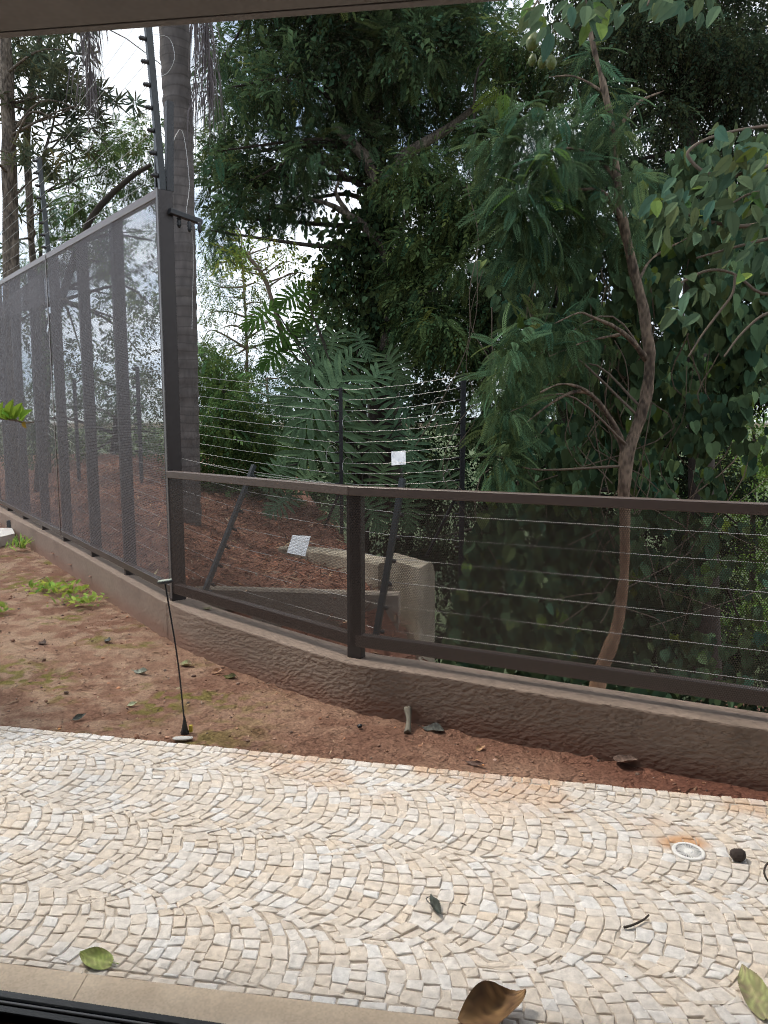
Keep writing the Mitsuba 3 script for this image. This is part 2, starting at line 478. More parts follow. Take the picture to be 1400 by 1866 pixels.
area = []
for s in stones:
    c = s.mean(0)
    X, Z = visible_px(c)
    a = Polygon(s).area * 1.6 / np.linalg.norm([c[0], c[1], 1.6]) ** 3
    area.append(a if (-10 < X < 1410 and Z < 1870) else 0)
order = np.argsort(area)[::-1]
near = set(order[:300].tolist())
rest_v, rest_f, rest_uv, at_n = [], [], [], 0
for i, s in enumerate(stones):
    v, f = stone(s, rng)
    uv = np.tile(rng.uniform(0, 1, 2), (len(v), 1))
    if i in near:
        scene[child('paving', 'stone')] = mikit.ply((v, f), 'cobble_stone', uv=uv)
    else:
        rest_v.append(v); rest_f.append(f + at_n); rest_uv.append(uv); at_n += len(v)
scene['paving__stones'] = mikit.ply((np.vstack(rest_v), np.vstack(rest_f)), 'cobble_stone', uv=np.vstack(rest_uv))
say('paving__stones', kind='stuff')

# floor drain
dx, dy = DRAIN[0], DRAIN[1]


def ring_mesh(r0, r1, z0, z1, n=40):
    pr = [(r0, z0), (r0, z1 - .001), (r0 + .001, z1), (r1 - .003, z1), (r1, z1 - .003), (r1, z0)]
    a = np.arange(n) * 2 * np.pi / n
    v = np.array([[r * np.cos(t), r * np.sin(t), z] for t in a for r, z in pr])
    k = len(pr)
    f = []
    for i in range(n):
        for j in range(k):
            p, q = i * k + j, i * k + (j + 1) % k
            p2, q2 = ((i + 1) % n) * k + j, ((i + 1) % n) * k + (j + 1) % k
            f += [[p, p2, q2], [p, q2, q]]
    return trimesh.Trimesh(v, f, process=False)


put('floor_drain__rim', ring_mesh(0.0455, 0.0585, -0.02, 0.005).apply_translation([dx, dy, 0]), 'white_plastic', smooth=40)
put('floor_drain__hub', ring_mesh(0.0005, 0.0165, -0.01, 0.005, 24).apply_translation([dx, dy, 0]), 'white_plastic', smooth=40)
for i in range(26):
    t = i * 2 * np.pi / 26
    put(child('floor_drain', 'slat'), obox([dx + .031 * math.cos(t), dy + .031 * math.sin(t), 0.0005], [math.cos(t), math.sin(t), 0], [-math.sin(t), math.cos(t), 0], .028, .0034, .005), 'white_plastic')
put('floor_drain__bowl', trimesh.creation.cylinder(0.05, 0.004, sections=32).apply_translation([dx, dy, -0.012]), 'drain_dark')
say('floor_drain', 'round white slotted floor drain set in the stone paving beside a rust stain', 'drain')

# ------------------------------------------------------------------ the house that the photograph is taken from
FA, FB = onz(0, 1803, 0.03)[:2], onz(300, 1848, 0.03)[:2]
fd = nrm(FB - FA)
fn = np.array([-fd[1], fd[0]])                           # out of the house
ev3, fd3, fn3 = np.array([*fd, 0]), np.array([*fd, 0]), np.array([*fn, 0])
pA, pB = line_at(FA, fd, -3.4), line_at(FA, fd, 3.4)
# sill of two stone slabs seen, one more on each side
cut = [XL, -1.9, float(onz(148, 1800)[0]), 0.95, XR]
for a, b in zip(cut[:-1], cut[1:]):
    q = Polygon([line_at(SA, sdir, a) + sdir * .001, line_at(SA, sdir, b) - sdir * .001, line_at(FA, fd, b) - fd * .001 - fn * 0.02, line_at(FA, fd, a) + fd * .001 - fn * 0.02])
    put(child('house', 'sill_slab'), trimesh.creation.extrude_polygon(q, 0.08, engine='earcut').apply_translation([0, 0, -0.076]), 'sill_stone')


def along(z, off, w, h, a=pA, b=pB):
    p, q = np.array([*(a + fn * off), z]), np.array([*(b + fn * off), z])
    return bevel_bar(p, q, [0, 0, 1], w, h, 0.002)


put('house__window__frame', cat([along(0.014, -0.012, 0.024, 0.032), along(0.011, -0.055, 0.022, 0.03), along(0.0, -0.11, 0.05, 0.02), along(2.74, -0.05, 0.10, 0.06),
                                 bevel_bar([*(pA - fn * .05), 0], [*(pA - fn * .05), 2.72], [*fd, 0], .1, .06), bevel_bar([*(pB - fn * .05), 0], [*(pB - fn * .05), 2.72], [*fd, 0], .1, .06)]), 'frame_black')
put('house__window__track', along(0.0135, -0.034, 0.010, 0.027), 'frame_grey')
g0, g1 = pA - fn * 0.034, pB - fn * 0.034
put('house__window__pane', trimesh.Trimesh(np.array([[*g0, .028], [*g1, .028], [*g1, 2.71], [*g0, 2.71]]), [[0, 1, 2], [0, 2, 3]], process=False), 'pane_glass')
ZS = 2.80                                                # eave underside
EA, EB = onz(0, 70, ZS)[:2], onz(930, 0, ZS)[:2]
ed = nrm(EB - EA)
en = np.array([-ed[1], ed[0]])
e0, e1 = line_at(EA, ed, -7), line_at(EA, ed, 7)


def slab(poly, z0, z1):
    return trimesh.creation.extrude_polygon(Polygon(poly), z1 - z0, engine='earcut').apply_translation([0, 0, z0])


put('house__eave', cat([slab([e0 - en * .030, e1 - en * .030, e1, e0], ZS, ZS + .16), slab([e0 - en * .046, e1 - en * .046, e1 - en * .030, e0 - en * .030], ZS + .014, ZS + .16),
                        slab([e0 - en * 3.2, e1 - en * 3.2, e1 - en * .046, e0 - en * .046], ZS - .004, ZS + .16)]), 'eave_plaster', label='grey brown plastered eave with a drip groove along its edge')
put('house__floor', slab([(-4, -4.4), (4, -4.4), pB - fn * .13, pA - fn * .13], -0.30, -0.012), 'room_floor')
put('house__interior_wall', cat([slab([(-4, -4.4), (-3.8, -4.4), (-3.8, 1.9), (-4, 1.9)], -0.012, ZS - .004), slab([(3.8, -4.4), (4, -4.4), (4, 1.3), (3.8, 1.3)], -0.012, ZS - .004), slab([(-3.8, -4.4), (3.8, -4.4), (3.8, -4.2), (-3.8, -4.2)], -0.012, ZS - .004)]), 'room_paint')
put('house__ceiling', slab([(-4, -4.4), (4, -4.4), pB + np.array([.6, 0]) - fn * 0.1, pA - np.array([.6, 0]) - fn * .1], ZS + .17, ZS + .3), 'room_paint')
put('house__roof_slab', slab([(-9, -7), (9, -7), (9, -0.2), (-9, -0.2)], ZS + .31, ZS + .9), 'eave_plaster')
say('house', 'house looked out of, with a dark window frame, stone sill and plastered eave', 'house')

# ------------------------------------------------------------------ low wall
def sweep_wall(path, n2, thick, z0, z1, bev=0.012):
    prof = [(0, z0), (0, z1 - bev), (bev * .4, z1 - bev * .3), (bev, z1), (thick - bev, z1), (thick, z1 - bev), (thick, z0)]
    v = np.array([[*(p + n * o), z] for p, n in zip(path, n2) for o, z in prof])
    k = len(prof)
    f = []
    for i in range(len(path) - 1):
        for j in range(k - 1):
            a, b = i * k + j, i * k + j + 1
            f += [[a, a + k, b + k], [a, b + k, b]]
    e = (len(path) - 1) * k
    for s, flip in ((0, False), (e, True)):
        for j in range(1, k - 1):
            f.append([s, s + j + 1, s + j] if flip else [s, s + j, s + j + 1])
    return trimesh.Trimesh(v, f, process=False)


put('low_wall', sweep_wall(wpath, wn, WT, -2.2, 0.27), 'stucco', smooth=30, label='low brown textured wall curving under the metal fences', cat='wall')

# ------------------------------------------------------------------ perforated sheets
def slot_sheet(nx, ny, pitch, hole, thick):
    """Perforated sheet with square holes in staggered rows, for where single holes are about a pixel wide."""
    P, a = pitch / 2, hole / 2
    sq = np.array([[-1, -1], [1, -1], [1, 1], [-1, 1.]])
    cell = np.vstack([np.column_stack([sq[:, 0] * P, [0] * 4, sq[:, 1] * P]), np.column_stack([sq[:, 0] * a, [0] * 4, sq[:, 1] * a]), np.column_stack([sq[:, 0] * a, [thick] * 4, sq[:, 1] * a])])
    i = np.arange(4)
    j = (i + 1) % 4
    f = np.vstack([np.stack([i, j, 4 + j], 1), np.stack([i, 4 + j, 4 + i], 1), np.stack([4 + i, 4 + j, 8 + j], 1), np.stack([4 + i, 8 + j, 8 + i], 1)])
    X, Z = np.meshgrid(np.arange(nx), np.arange(ny))
    c = np.stack([((X + .5 * (Z % 2)) * pitch + P).ravel(), 0 * X.ravel(), (Z * pitch + P).ravel()], 1)
    v = (cell[None] + c[:, None]).reshape(-1, 3)
    return v, (f[None] + (np.arange(len(c)) * 12)[:, None, None]).reshape(-1, 3), nx * pitch, ny * pitch


def hex_sheet(nx, ny, pitch, hole, thick):
    """Perforated sheet in the xz plane from the origin, hexagonal cells; front at y = 0, hole walls back to y = thick."""
    R = pitch / math.sqrt(3)
    a6 = np.radians(30 + 60 * np.arange(6))
    outer = np.stack([np.cos(a6) * R, np.sin(a6) * R], 1)
    inner = np.stack([np.cos(a6), np.sin(a6)], 1) * hole / 2 * 1.05
    cell = np.vstack([np.column_stack([outer[:, 0], 0 * a6, outer[:, 1]]), np.column_stack([inner[:, 0], 0 * a6, inner[:, 1]]), np.column_stack([inner[:, 0], 0 * a6 + thick, inner[:, 1]])])
    i = np.arange(6)
    j = (i + 1) % 6
    f = np.vstack([np.stack([i, j, 6 + j], 1), np.stack([i, 6 + j, 6 + i], 1), np.stack([6 + i, 6 + j, 12 + j], 1), np.stack([6 + i, 12 + j, 12 + i], 1)])
    X, Z = np.meshgrid(np.arange(nx), np.arange(ny))
    cx = (X + 0.5 * (Z % 2)).ravel() * pitch + pitch / 2
    cz = Z.ravel() * 1.5 * R + R
    c = np.stack([cx, 0 * cx, cz], 1)
    v = (cell[None] + c[:, None]).reshape(-1, 3)
    ff = (f[None] + (np.arange(len(c)) * 18)[:, None, None]).reshape(-1, 3)
    return v, ff, nx * pitch, ny * 1.5 * R


def frame_m(o, x, y, z):
    m = np.eye(4)
    m[:3, 0], m[:3, 1], m[:3, 2], m[:3, 3] = x, y, z, o
    return T(m)


MP, RP = np.array([-.19, 4.02]), np.array([3.30, 2.37])  # middle post and right end of the guard fence
CP = np.array([-1.575, 5.315])                           # corner
Z3 = np.array([0, 0, 1.])
ZB, ZT = 0.335, 1.25


def seg(a, b):
    d = nrm(b - a)
    return np.array([*d, 0]), np.array([-d[1], d[0], 0]), float(np.linalg.norm(b - a))


d1, n1, L1 = seg(CP, MP)
d2, n2, L2 = seg(MP, RP)
dS, nS, LS = seg(CP, np.array([-6.03, 11.4]))
nS = -nS                                                 # away from the garden
P3 = lambda p, z: np.array([p[0], p[1], z])
for (a, d, n, L) in ((CP, d1, n1, L1), (MP, d2, n2, L2)):
    v, f, w, h = hex_sheet(int(L / 0.0105), int((ZT - ZB - 0.02) / (0.0105 * 0.866)), 0.0105, 0.0090, 0.0007)
    k = child('guard_fence', 'perforated_sheet')
    scene[k] = {**mikit.ply((v, f), 'brown_paint'), 'to_world': frame_m(P3(a, ZB + 0.008), d, n, Z3)}
for (a, b, d, n, L) in ((CP, MP, d1, n1, L1), (MP, RP, d2, n2, L2)):
    o = n * 0.027
    put(child('guard_fence', 'top_rail'), bevel_bar(P3(a, ZT - .025) + o * .6, P3(b, ZT - .025) + o * .6, Z3, .064, .05), 'rail_paint')
    put(child('guard_fence', 'bottom_rail'), bevel_bar(P3(a, ZB + .04) + o + d * .03, P3(b, ZB + .04) + o - d * .03, Z3, .05, .072), 'rail_paint')
put(child('guard_fence', 'post'), bevel_bar(P3(MP, .268) + n2 * .032 + d2 * .02, P3(MP, ZT - .052) + n2 * .032 + d2 * .02, d2, .058, .088), 'shaded_brown')
put(child('guard_fence', 'post'), bevel_bar(P3(RP, .268) + n2 * .032, P3(RP, ZT - .052) + n2 * .032, d2, .058, .088), 'shaded_brown')
say('guard_fence', 'low brown perforated metal fence on the wall, with a flat top rail', 'fence')

# tall screen
TOPSL = 0.395 / 7.54                                      # its top climbs slowly along the wall
ztop = lambda t: 3.225 + TOPSL * t
SP = [0.055, 1.20, 2.29, 3.46, 4.57, 5.80, 7.0, 8.2]  # distances of the posts from the corner
Lmax = 8.4
up_s = nrm(dS + Z3 * TOPSL)
for i, t in enumerate(SP):
    b = CP + dS[:2] * t
    put(child('screen_fence', 'post'), bevel_bar(P3(b, .268) + nS * .062, P3(b, ztop(t) - .004) + nS * .062, dS, .112 if i == 0 else .10, .05), 'shaded_brown')
o = nS * .025
put('screen_fence__top_rail', bevel_bar(P3(CP, ztop(0) - .03) + o + dS * .045, P3(CP, ztop(0) - .03) + o + up_s * Lmax, Z3, .05, .06), 'rail_paint')
put('screen_fence__bottom_rail', bevel_bar(P3(CP, .36) + o + dS * .02, P3(CP, .36) + o + dS * Lmax, Z3, .05, .06), 'brown_paint')
put('screen_fence__edge_strip', bevel_bar(P3(CP, .30) + dS * .012 + nS * -.003, P3(CP, 3.223) + dS * .012 + nS * -.003, dS, .006, .034), 'strip_paint')
put('screen_fence__joint_strip', bevel_bar(P3(CP, .34) + dS * 3.52 + nS * -.003, P3(CP, ztop(3.52) - .02) + dS * 3.52 + nS * -.003, dS, .006, .030), 'rail_paint')
PT = 0.0135
tv, tf, tw, th = slot_sheet(40, 36, PT, PT * 0.855, 0.0011)
scene['screen_tile'] = {'type': 'shapegroup', 'perforated_sheet': mikit.ply((tv, tf), 'screen_paint')}
ntile = 0
for i in range(int(Lmax / tw)):
    t = i * tw
    hh = ztop(t) - 0.335 - 0.02
    nz = int(np.ceil(hh / th))
    for j in range(nz):
        z = 0.335 + j * th
        if j == nz - 1:
            z = 0.335 + hh - th                           # the last row overlaps a little, set back a hair
        ntile += 1
        scene[f'screen_fence__perforated_sheet__{ntile:03d}'] = {'type': 'instance', 'group': {'type': 'ref', 'id': 'screen_tile'},
                                                               'to_world': frame_m(P3(CP, z) + dS * t + nS * (.0045 if j == nz - 1 else .002), dS, nS, Z3)}
say('screen_fence', 'tall see-through perforated metal screen on posts, running back along the wall', 'fence')


# ------------------------------------------------------------------ electric fences
def insulator(p, d, r=0.016, l=0.05):
    d = nrm(d)
    pts = np.array([p + d * s * l for s in (0, .15, .3, .45, .6, .75, .9, 1)])
    return tube(pts, np.array([.5, 1, .7, 1.05, .7, 1.0, .6, .45]) * r, 8)


def wire(parent, p, q, r, sag=0.01, n=12, wig=0.0):
    s = np.linspace(0, 1, n)[:, None]
    pts = np.asarray(p) * (1 - s) + np.asarray(q) * s
    pts[:, 2] -= (4 * s * (1 - s))[:, 0] * sag
    if wig:
        pts[1:-1] += rng.normal(0, wig, pts[1:-1].shape) * [0.3, 0.3, 1]
    scene[child(parent, 'wire')] = mikit.ply(tube(pts, r, 5), 'wire_steel', smooth=True)


# near fence: leaning posts on the back of the low wall, six or seven wires
NE = 'electric_fence'
A1f, A1t = at(374, 1076, 5.50), at(463, 848, 6.05)
A2f, A2t = at(684, 1168, 4.36), at(734, 872, 4.66)
A3f = A2f + np.array([*(RP - MP), 0]) * 1.02
A3t = A2t + np.array([*(RP - MP), 0]) * 1.02
for f_, t_, dd in ((A1f, A1t, d1), (A2f, A2t, d2), (A3f, A3t, d2)):
    pk = child(NE, 'post')
    put(pk, bevel_bar(f_, t_, dd, .036, .036), 'post_paint')
    ax = nrm(t_ - f_)
    back = np.cross(ax, dd)
    back = back if back[1] > 0 else -back
    ins = [insulator(f_ + (t_ - f_) * s + back * .018 + dd * .01, back + dd * .2, .014, .045) for s in np.linspace(.06, .92, 7)]
    for m in ins:
        put(child(pk, 'insulator'), m, 'insulator_black', smooth=True)
    put(pk + '__foot_plate', obox(f_ + [0, 0, -.004 if f_[2] > .27 else 0], [*dd[:2], 0], [-dd[1], dd[0], 0], .09, .07, .008), 'post_paint')
for s in np.linspace(.06, .92, 7):
    pa, pb, pc = [f_ + (t_ - f_) * s + np.array([0, .05, 0]) for f_, t_ in ((A1f, A1t), (A2f, A2t), (A3f, A3t))]
    wire(NE, pb, pc, .0017, .006, 8, .0015)
    wire(NE, pa, pb, .0016, .008, 8, .0015)
    pl = pa + dS * 5.0 + np.array([0, 0, .25])
    wire(NE, pl, pa, .0016, .01, 8, .002)
say(NE, 'wire fence with leaning dark posts just behind the low wall', 'electric fence')

# far fence: upright posts beyond the bank
FE = 'electric_fence_001'
posts = [(at(60, 650, 14.2), at(60, 900, 14.2)), (at(135, 690, 12.9), at(137, 868, 12.9)), (at(250, 668, 11.4), at(255, 950, 11.4)), (at(621, 706, 9.9), at(624, 1000, 9.9)), (at(845, 682, 9.0), at(850, 1195, 9.0))]
for i, (t_, f_) in enumerate(posts):
    f_ = np.array([t_[0], t_[1], f_[2] - .1])
    pk = child(FE, 'post')
    w = .06 if i == 4 else .05
    put(pk, bevel_bar(f_, t_, [1, 0, 0], w, w), 'black_paint')
    zs = t_[2] - .03 - .14 * np.arange(10 if i < 3 else (12 if i == 3 else 16))
    for z in zs:
        if z > f_[2] + .05 and i >= 2:
            put(child(pk, 'insulator'), insulator(np.array([t_[0] - w / 2, t_[1] - .01, z]), [-1, -.15, 0], .017, .06), 'insulator_black', smooth=True)
for k in range(10):
    z = lambda i: posts[i][0][2] - .03 - .14 * k
    pt = lambda i, o: np.array([posts[i][0][0] + o, posts[i][0][1] - .02, z(i)])
    wire(FE, pt(0, 0), pt(1, -.03), .003, .01, 6, .001)
    wire(FE, pt(1, 0), pt(2, -.03), .003, .01, 6, .001)
    wire(FE, pt(2, .03), pt(3, -.08), .003, .03, 10, .0016)
    wire(FE, pt(3, .05), pt(4, -.09), .003, .03, 10, .0016)
for k, (ax, ay) in enumerate([(793, 1062), (790, 1085), (788, 1108), (788, 1132)]):
    wire(FE, at(ax, ay, 6.35), at(836, ay + 16, 9.0), .003, .01, 6)
for i, (dxp, lean) in enumerate(((3, 0), (4, 0))):       # slanting braces behind the two posts
    t_, f_ = posts[3 + i]
    b = t_ + [0, .03, -1.35]
    e = b + np.array([-.42, .25, -.95])
    put(child(FE, 'brace'), bevel_bar(b, e, [1, 0, 0], .035, .035), 'black_paint')
# loops of loose wire at the posts
for (px, py, Y, rr) in ((610, 750, 9.8, .10), (605, 830, 9.8, .13), (634, 850, 9.8, .12), (632, 770, 9.8, .09), (800, 745, 9.0, .14), (815, 870, 9.0, .08)):
    c = at(px, py, Y)
    a = np.linspace(.4, 4.2, 12)
    pts = c + np.stack([np.cos(a) * rr * .6, 0.02 * np.sin(3 * a), np.sin(a) * rr], 1)
    scene[child(FE, 'wire')] = mikit.ply(tube(pts, .0026, 5), 'wire_steel', smooth=True)
say(FE, 'many strand wire fence on upright black posts beyond the bank', 'electric fence')

# fence on top of the tall screen
TE = 'electric_fence_002'
tops = []
for i, (t, lean) in enumerate(((0.06, (-.06, -.02)), (3.62, (-.05, 0)), (7.2, (-.05, 0)))):
    b = P3(CP + dS[:2] * t, ztop(t)) + nS * .055
    hgt = 1.18 if i == 0 else (1.02 if i == 1 else 1.0)
    e = b + np.array([lean[0], lean[1], hgt])
    pk = child(TE, 'post')
    put(pk, bevel_bar(b, e, dS, .045, .045), 'post_paint')
    hs = np.linspace(.08, .96, 8)
    tops.append([b + (e - b) * s - nS * .03 for s in hs])
    for s in hs:
        put(child(pk, 'insulator'), insulator(b + (e - b) * s - nS * .02, -nS + dS * .2, .018, .05), 'insulator_black', smooth=True)
    if i == 0:
        put(child(TE, 'brace'), bevel_bar(b + nS * .05, b + nS * .05 + np.array([.02, .0, .60]), dS, .05, .05), 'black_paint')
        put(child(TE, 'brace'), bevel_bar(b + dS * .13, b + np.array([-.02, -.01, .34]) + dS * .03, dS, .02, .03), 'post_paint')
for k in range(8):
    wire(TE, tops[0][k], tops[1][k], .0018, .012, 8, .001)
    wire(TE, tops[1][k], tops[2][k], .0018, .012, 8, .001)
c = P3(CP, 3.9)
lp = smooth_path([at(281, 62, 5.4), at(309, 70, 5.45), at(318, 105, 5.45), at(305, 133, 5.45), at(283, 140, 5.4)], 16)
scene[child(TE, 'wire')] = mikit.ply(tube(lp, .0015, 5), 'wire_steel', smooth=True)
lp = smooth_path([at(298, 305, 5.4), at(330, 235, 5.6), at(345, 330, 5.6), at(340, 390, 5.5), at(352, 440, 5.6), at(350, 600, 5.6)], 24)
scene[child(TE, 'wire')] = mikit.ply(tube(lp, .0015, 5), 'wire_steel', smooth=True)
say(TE, 'wire fence standing along the top of the tall perforated screen', 'electric fence')

# bracket arm on the corner post
IB = 'insulator_bracket'
b0, b1 = at(309, 384, 5.36), at(367, 405, 5.55)
put(IB + '__arm', bevel_bar(b0, b1, Z3, .04, .036), 'black_paint')
for px, py in ((326, 410), (345, 418), (363.5, 420)):
    top = at(px, py - 15, 5.45)
    put(child(IB, 'insulator'), insulator(top, [0, 0, -1], .017, .075), 'insulator_black', smooth=True)
say(IB, 'short black arm on the corner post with three hanging insulators', 'bracket')

# blank plates
for key, Y, (ax, ay), (bx, by), (cx, cy), (dx_, dy_), lab in (
        ('sign_plate', 9.45, (713, 823), (739, 821), (740, 846), (714, 848), 'small white square plate hanging on the upright wire fence'),
        ('sign_plate_001', 5.2, (533, 975), (566, 977), (556, 1014), (523, 1007), 'white tilted plate hung on the leaning wire fence')):
    q = [at(ax, ay, Y + .08), at(bx, by, Y + .08), at(cx, cy, Y - .05), at(dx_, dy_, Y - .05)]  # top edges set back so the plates catch more sky light
    nn = nrm(np.cross(q[1] - q[0], q[3] - q[0]))
    m = trimesh.convex.convex_hull(np.vstack([q, [x + nn * .004 for x in q]]))
    put(key, m, 'sign_sky_white', label=lab, cat='sign')

# ------------------------------------------------------------------ concrete behind the fence
def prism_path(path2, width, tops_, bottom, rounded=0):
    p = np.asarray(path2, float)
    d = nrm(np.gradient(p, axis=0))
    n = np.stack([-d[:, 1], d[:, 0]], 1)
    prof = lambda z: [(-width / 2, bottom), (-width / 2, z - .02), (-width / 2 + .02, z), (width / 2 - .02, z), (width / 2, z - .02), (width / 2, bottom)]
    v = np.array([[*(a + m * o), z] for a, m, zt in zip(p, n, tops_) for o, z in prof(zt)])
    k = 6
    f = []
    for i in range(len(p) - 1):
        for j in range(k - 1):
            a, b = i * k + j, i * k + j + 1
            f += [[a, a + k, b + k], [a, b + k, b]]
    e = (len(p) - 1) * k
    f += [[0, j + 1, j] for j in range(1, k - 1)] + [[e, e + j, e + j + 1] for j in range(1, k - 1)]
    return trimesh.Trimesh(v, f, process=False)


c1, c2, c3 = at(700, 1026, 6.45), at(764, 1036, 5.98), at(793, 1080, 6.42)
ax_, ex_ = nrm((c3 - c2) * [1, 1, 0]), (c1 - c2) * [1, 1, 0]
lw = float(np.linalg.norm((c3 - c2)[:2]))
zt = float(c2[2])
prof = [(0, -1.9), (lw + .03, -1.9), (lw, zt - .30)] + [(lw - .20 + .20 * math.cos(a), zt - .20 + .20 * math.sin(a)) for a in np.linspace(0.1, np.pi / 2, 9)] + [(0, zt)]
e1_ = [np.array([c2[0], c2[1], 0]) + ax_ * s_ + Z3 * z_ for s_, z_ in prof]
np_ = len(prof)
vv = np.array(e1_ + [p_ + ex_ for p_ in e1_])
fc = trimesh.creation.triangulate_polygon(Polygon(prof), engine='earcut')[1]
ff_ = np.vstack([fc, fc[:, ::-1] + np_] + [np.array([[i, (i + 1) % np_, (i + 1) % np_ + np_], [i, (i + 1) % np_ + np_, i + np_]]) for i in range(np_)])
put('retaining_wall__end_block', trimesh.Trimesh(vv, ff_, process=False), 'concrete', smooth=35)
rp = [at(525, 994, 8.4), at(600, 1002, 7.6), at(650, 1010, 7.0), at(712, 1023, 6.45)]
put('retaining_wall__wall_run', prism_path([p[:2] for p in rp], .26, [p[2] - .004 for p in rp], -1.9), 'concrete', smooth=25)
say('retaining_wall', 'pale concrete retaining wall with a rounded end behind the fence corner', 'wall')
rc = [at(200, 1056, 6.75), at(400, 1069, 6.25), at(560, 1074, 6.0), at(728, 1079, 5.86)]
put('channel_wall', prism_path([p[:2] for p in rc], .10, [p[2] for p in rc], -1.2), 'shaded_concrete', smooth=20, label='straight low concrete kerb in front of the litter bank', cat='wall')


# ------------------------------------------------------------------ leaf shapes (base at the origin, length 1 along y, upper side +z)
def fan(outline, mid, lift=0.0):
    """A leaf folded along its midrib: outline = right half from base to tip (x, y); mid = y of the fan centre."""
    o = np.asarray(outline, float)
    n = len(o)
    r = np.column_stack([o[:, 0], o[:, 1], o[:, 0] * lift - 0.25 * o[:, 1] ** 2 * lift])
    l = r * [-1, 1, 1]
    v = np.vstack([r, l, [[0, mid, -0.25 * mid ** 2 * lift]]])
    f = []
    for i in range(n - 1):
        f += [[2 * n, i, i + 1], [2 * n, n + i + 1, n + i]]
    return v, np.array(f)


HEART = fan([(0, .07), (.16, -.03), (.33, .03), (.43, .22), (.40, .46), (.24, .76), (0, 1.05)], .4, .35)
OVATE = fan([(0, 0), (.13, .12), (.21, .35), (.20, .6), (.11, .83), (0, 1)], .45, .45)
LANCE = fan([(0, 0), (.075, .28), (.07, .62), (0, 1)], .45, .6)
DIAM = (np.array([[0, 0, 0], [.24, .45, .06], [0, 1, -.08], [-.24, .45, .06]]), np.array([[0, 1, 2], [0, 2, 3]]))


def frames(y, n):
    y = nrm(y)
    x = nrm(np.cross(y, n))
    return np.stack([x, y, np.cross(x, y)], -1)           # columns


def scatter(tpl, pos, y, n, s, col, squash=None):
    V, Fc = tpl
    R = frames(y, n)
    s = np.broadcast_to(np.asarray(s, float), (len(pos),))
    v = pos[:, None] + s[:, None, None] * np.einsum('kij,nj->kni', R, V)
    f = Fc[None] + (np.arange(len(pos)) * len(V))[:, None, None]
    c = np.repeat(np.broadcast_to(col, (len(pos), 3)), len(V), 0)
    return v.reshape(-1, 3), f.reshape(-1, 3), c


def join(parts):
    v, f, c, at_ = [], [], [], 0
    for a, b, d in parts:
        v.append(a); f.append(b + at_); c.append(d); at_ += len(a)
    return np.vstack(v), np.vstack(f), np.vstack(c)


def compound(tpl, pos, y, n, s):                          # a template made of templates
    v, f, _ = scatter(tpl, np.asarray(pos, float), np.asarray(y, float), np.asarray(n, float), np.asarray(s, float), np.zeros(3))
    return v, f


def tcat(*ts):
    v, f, at_ = [], [], 0
    for a, b in ts:
        v.append(a); f.append(b + at_); at_ += len(a)
    return np.vstack(v), np.vstack(f)


def make_feather(pairs, w=.046, reach=.36, droop=.35, r=None):
    r = r or np.random.default_rng(3)
    q = []
    for i in range(pairs):
        t = .12 + .86 * i / (pairs - 1)
        L = reach * (0.55 + 1.5 * t * (1 - t)) * (1.15 - .5 * t)
        for s in (-1, 1):
            b = np.array([0, t, -droop * t * t])
            e = b + np.array([s * L * .83, L * (.45 + .5 * t), -droop * .7 * L - .35 * L * L])
            d = nrm(e - b)
            p = np.cross(d, [0, 0, 1.]) * w * (.9 + .3 * r.random())
            m = b * .45 + e * .55 + [0, 0, .02]
            q.append((np.array([b, m + p, e, m - p]), np.array([[0, 1, 2], [0, 2, 3]])))
    ts = np.linspace(0, 1, 4)
    st = np.array([[x, t, -droop * t * t] for t in ts for x in (-.008, .008)])
    q.append((st, np.array([[2 * i + a for a in tri] for i in range(3) for tri in ([0, 1, 3], [0, 3, 2])])))
    return tcat(*q)


FEATHER = make_feather(13, .030, .30)
FEATHER_FINE = make_feather(14, .024, .25, .5)


def make_spray(n, leaf=DIAM, size=.30, r=None, spread=.9):
    r = r or np.random.default_rng(5)
    t = np.linspace(.15, 1, n)
    s = np.where(np.arange(n) % 2 == 0, 1., -1.)
    pos = np.stack([.05 * s * r.random(n), t, .05 * r.normal(size=n) - .2 * t * t], 1)
    y = np.stack([s * spread * (1.1 - .7 * t), .6 + .4 * t, r.normal(0, .35, n) - .25], 1)
    nn = np.stack([r.normal(0, .4, n), r.normal(0, .4, n), np.ones(n)], 1)
    return compound(leaf, pos, y, nn, size * r.uniform(.7, 1.15, n))


SPRAY = make_spray(9)
SPRAY_B = make_spray(11, DIAM, .24, np.random.default_rng(8), 1.1)


def make_rosette(n, leaf=LANCE, r=None, flat=.35):
    r = r or np.random.default_rng(6)
    a = np.arange(n) * 2.4 + r.normal(0, .2, n)
    y = np.stack([np.cos(a), np.sin(a), flat + r.normal(0, .3, n)], 1)
    return compound(leaf, np.zeros((n, 3)) + y * .04, y, np.tile([0, 0, 1.], (n, 1)) + r.normal(0, .15, (n, 3)), r.uniform(.75, 1.1, n))


def swap(t):                                              # rosette axis along y, as the other shapes
    v, f = t
    return v[:, [0, 2, 1]] * [1, 1, -1], f


ROSETTE = swap(make_rosette(9))


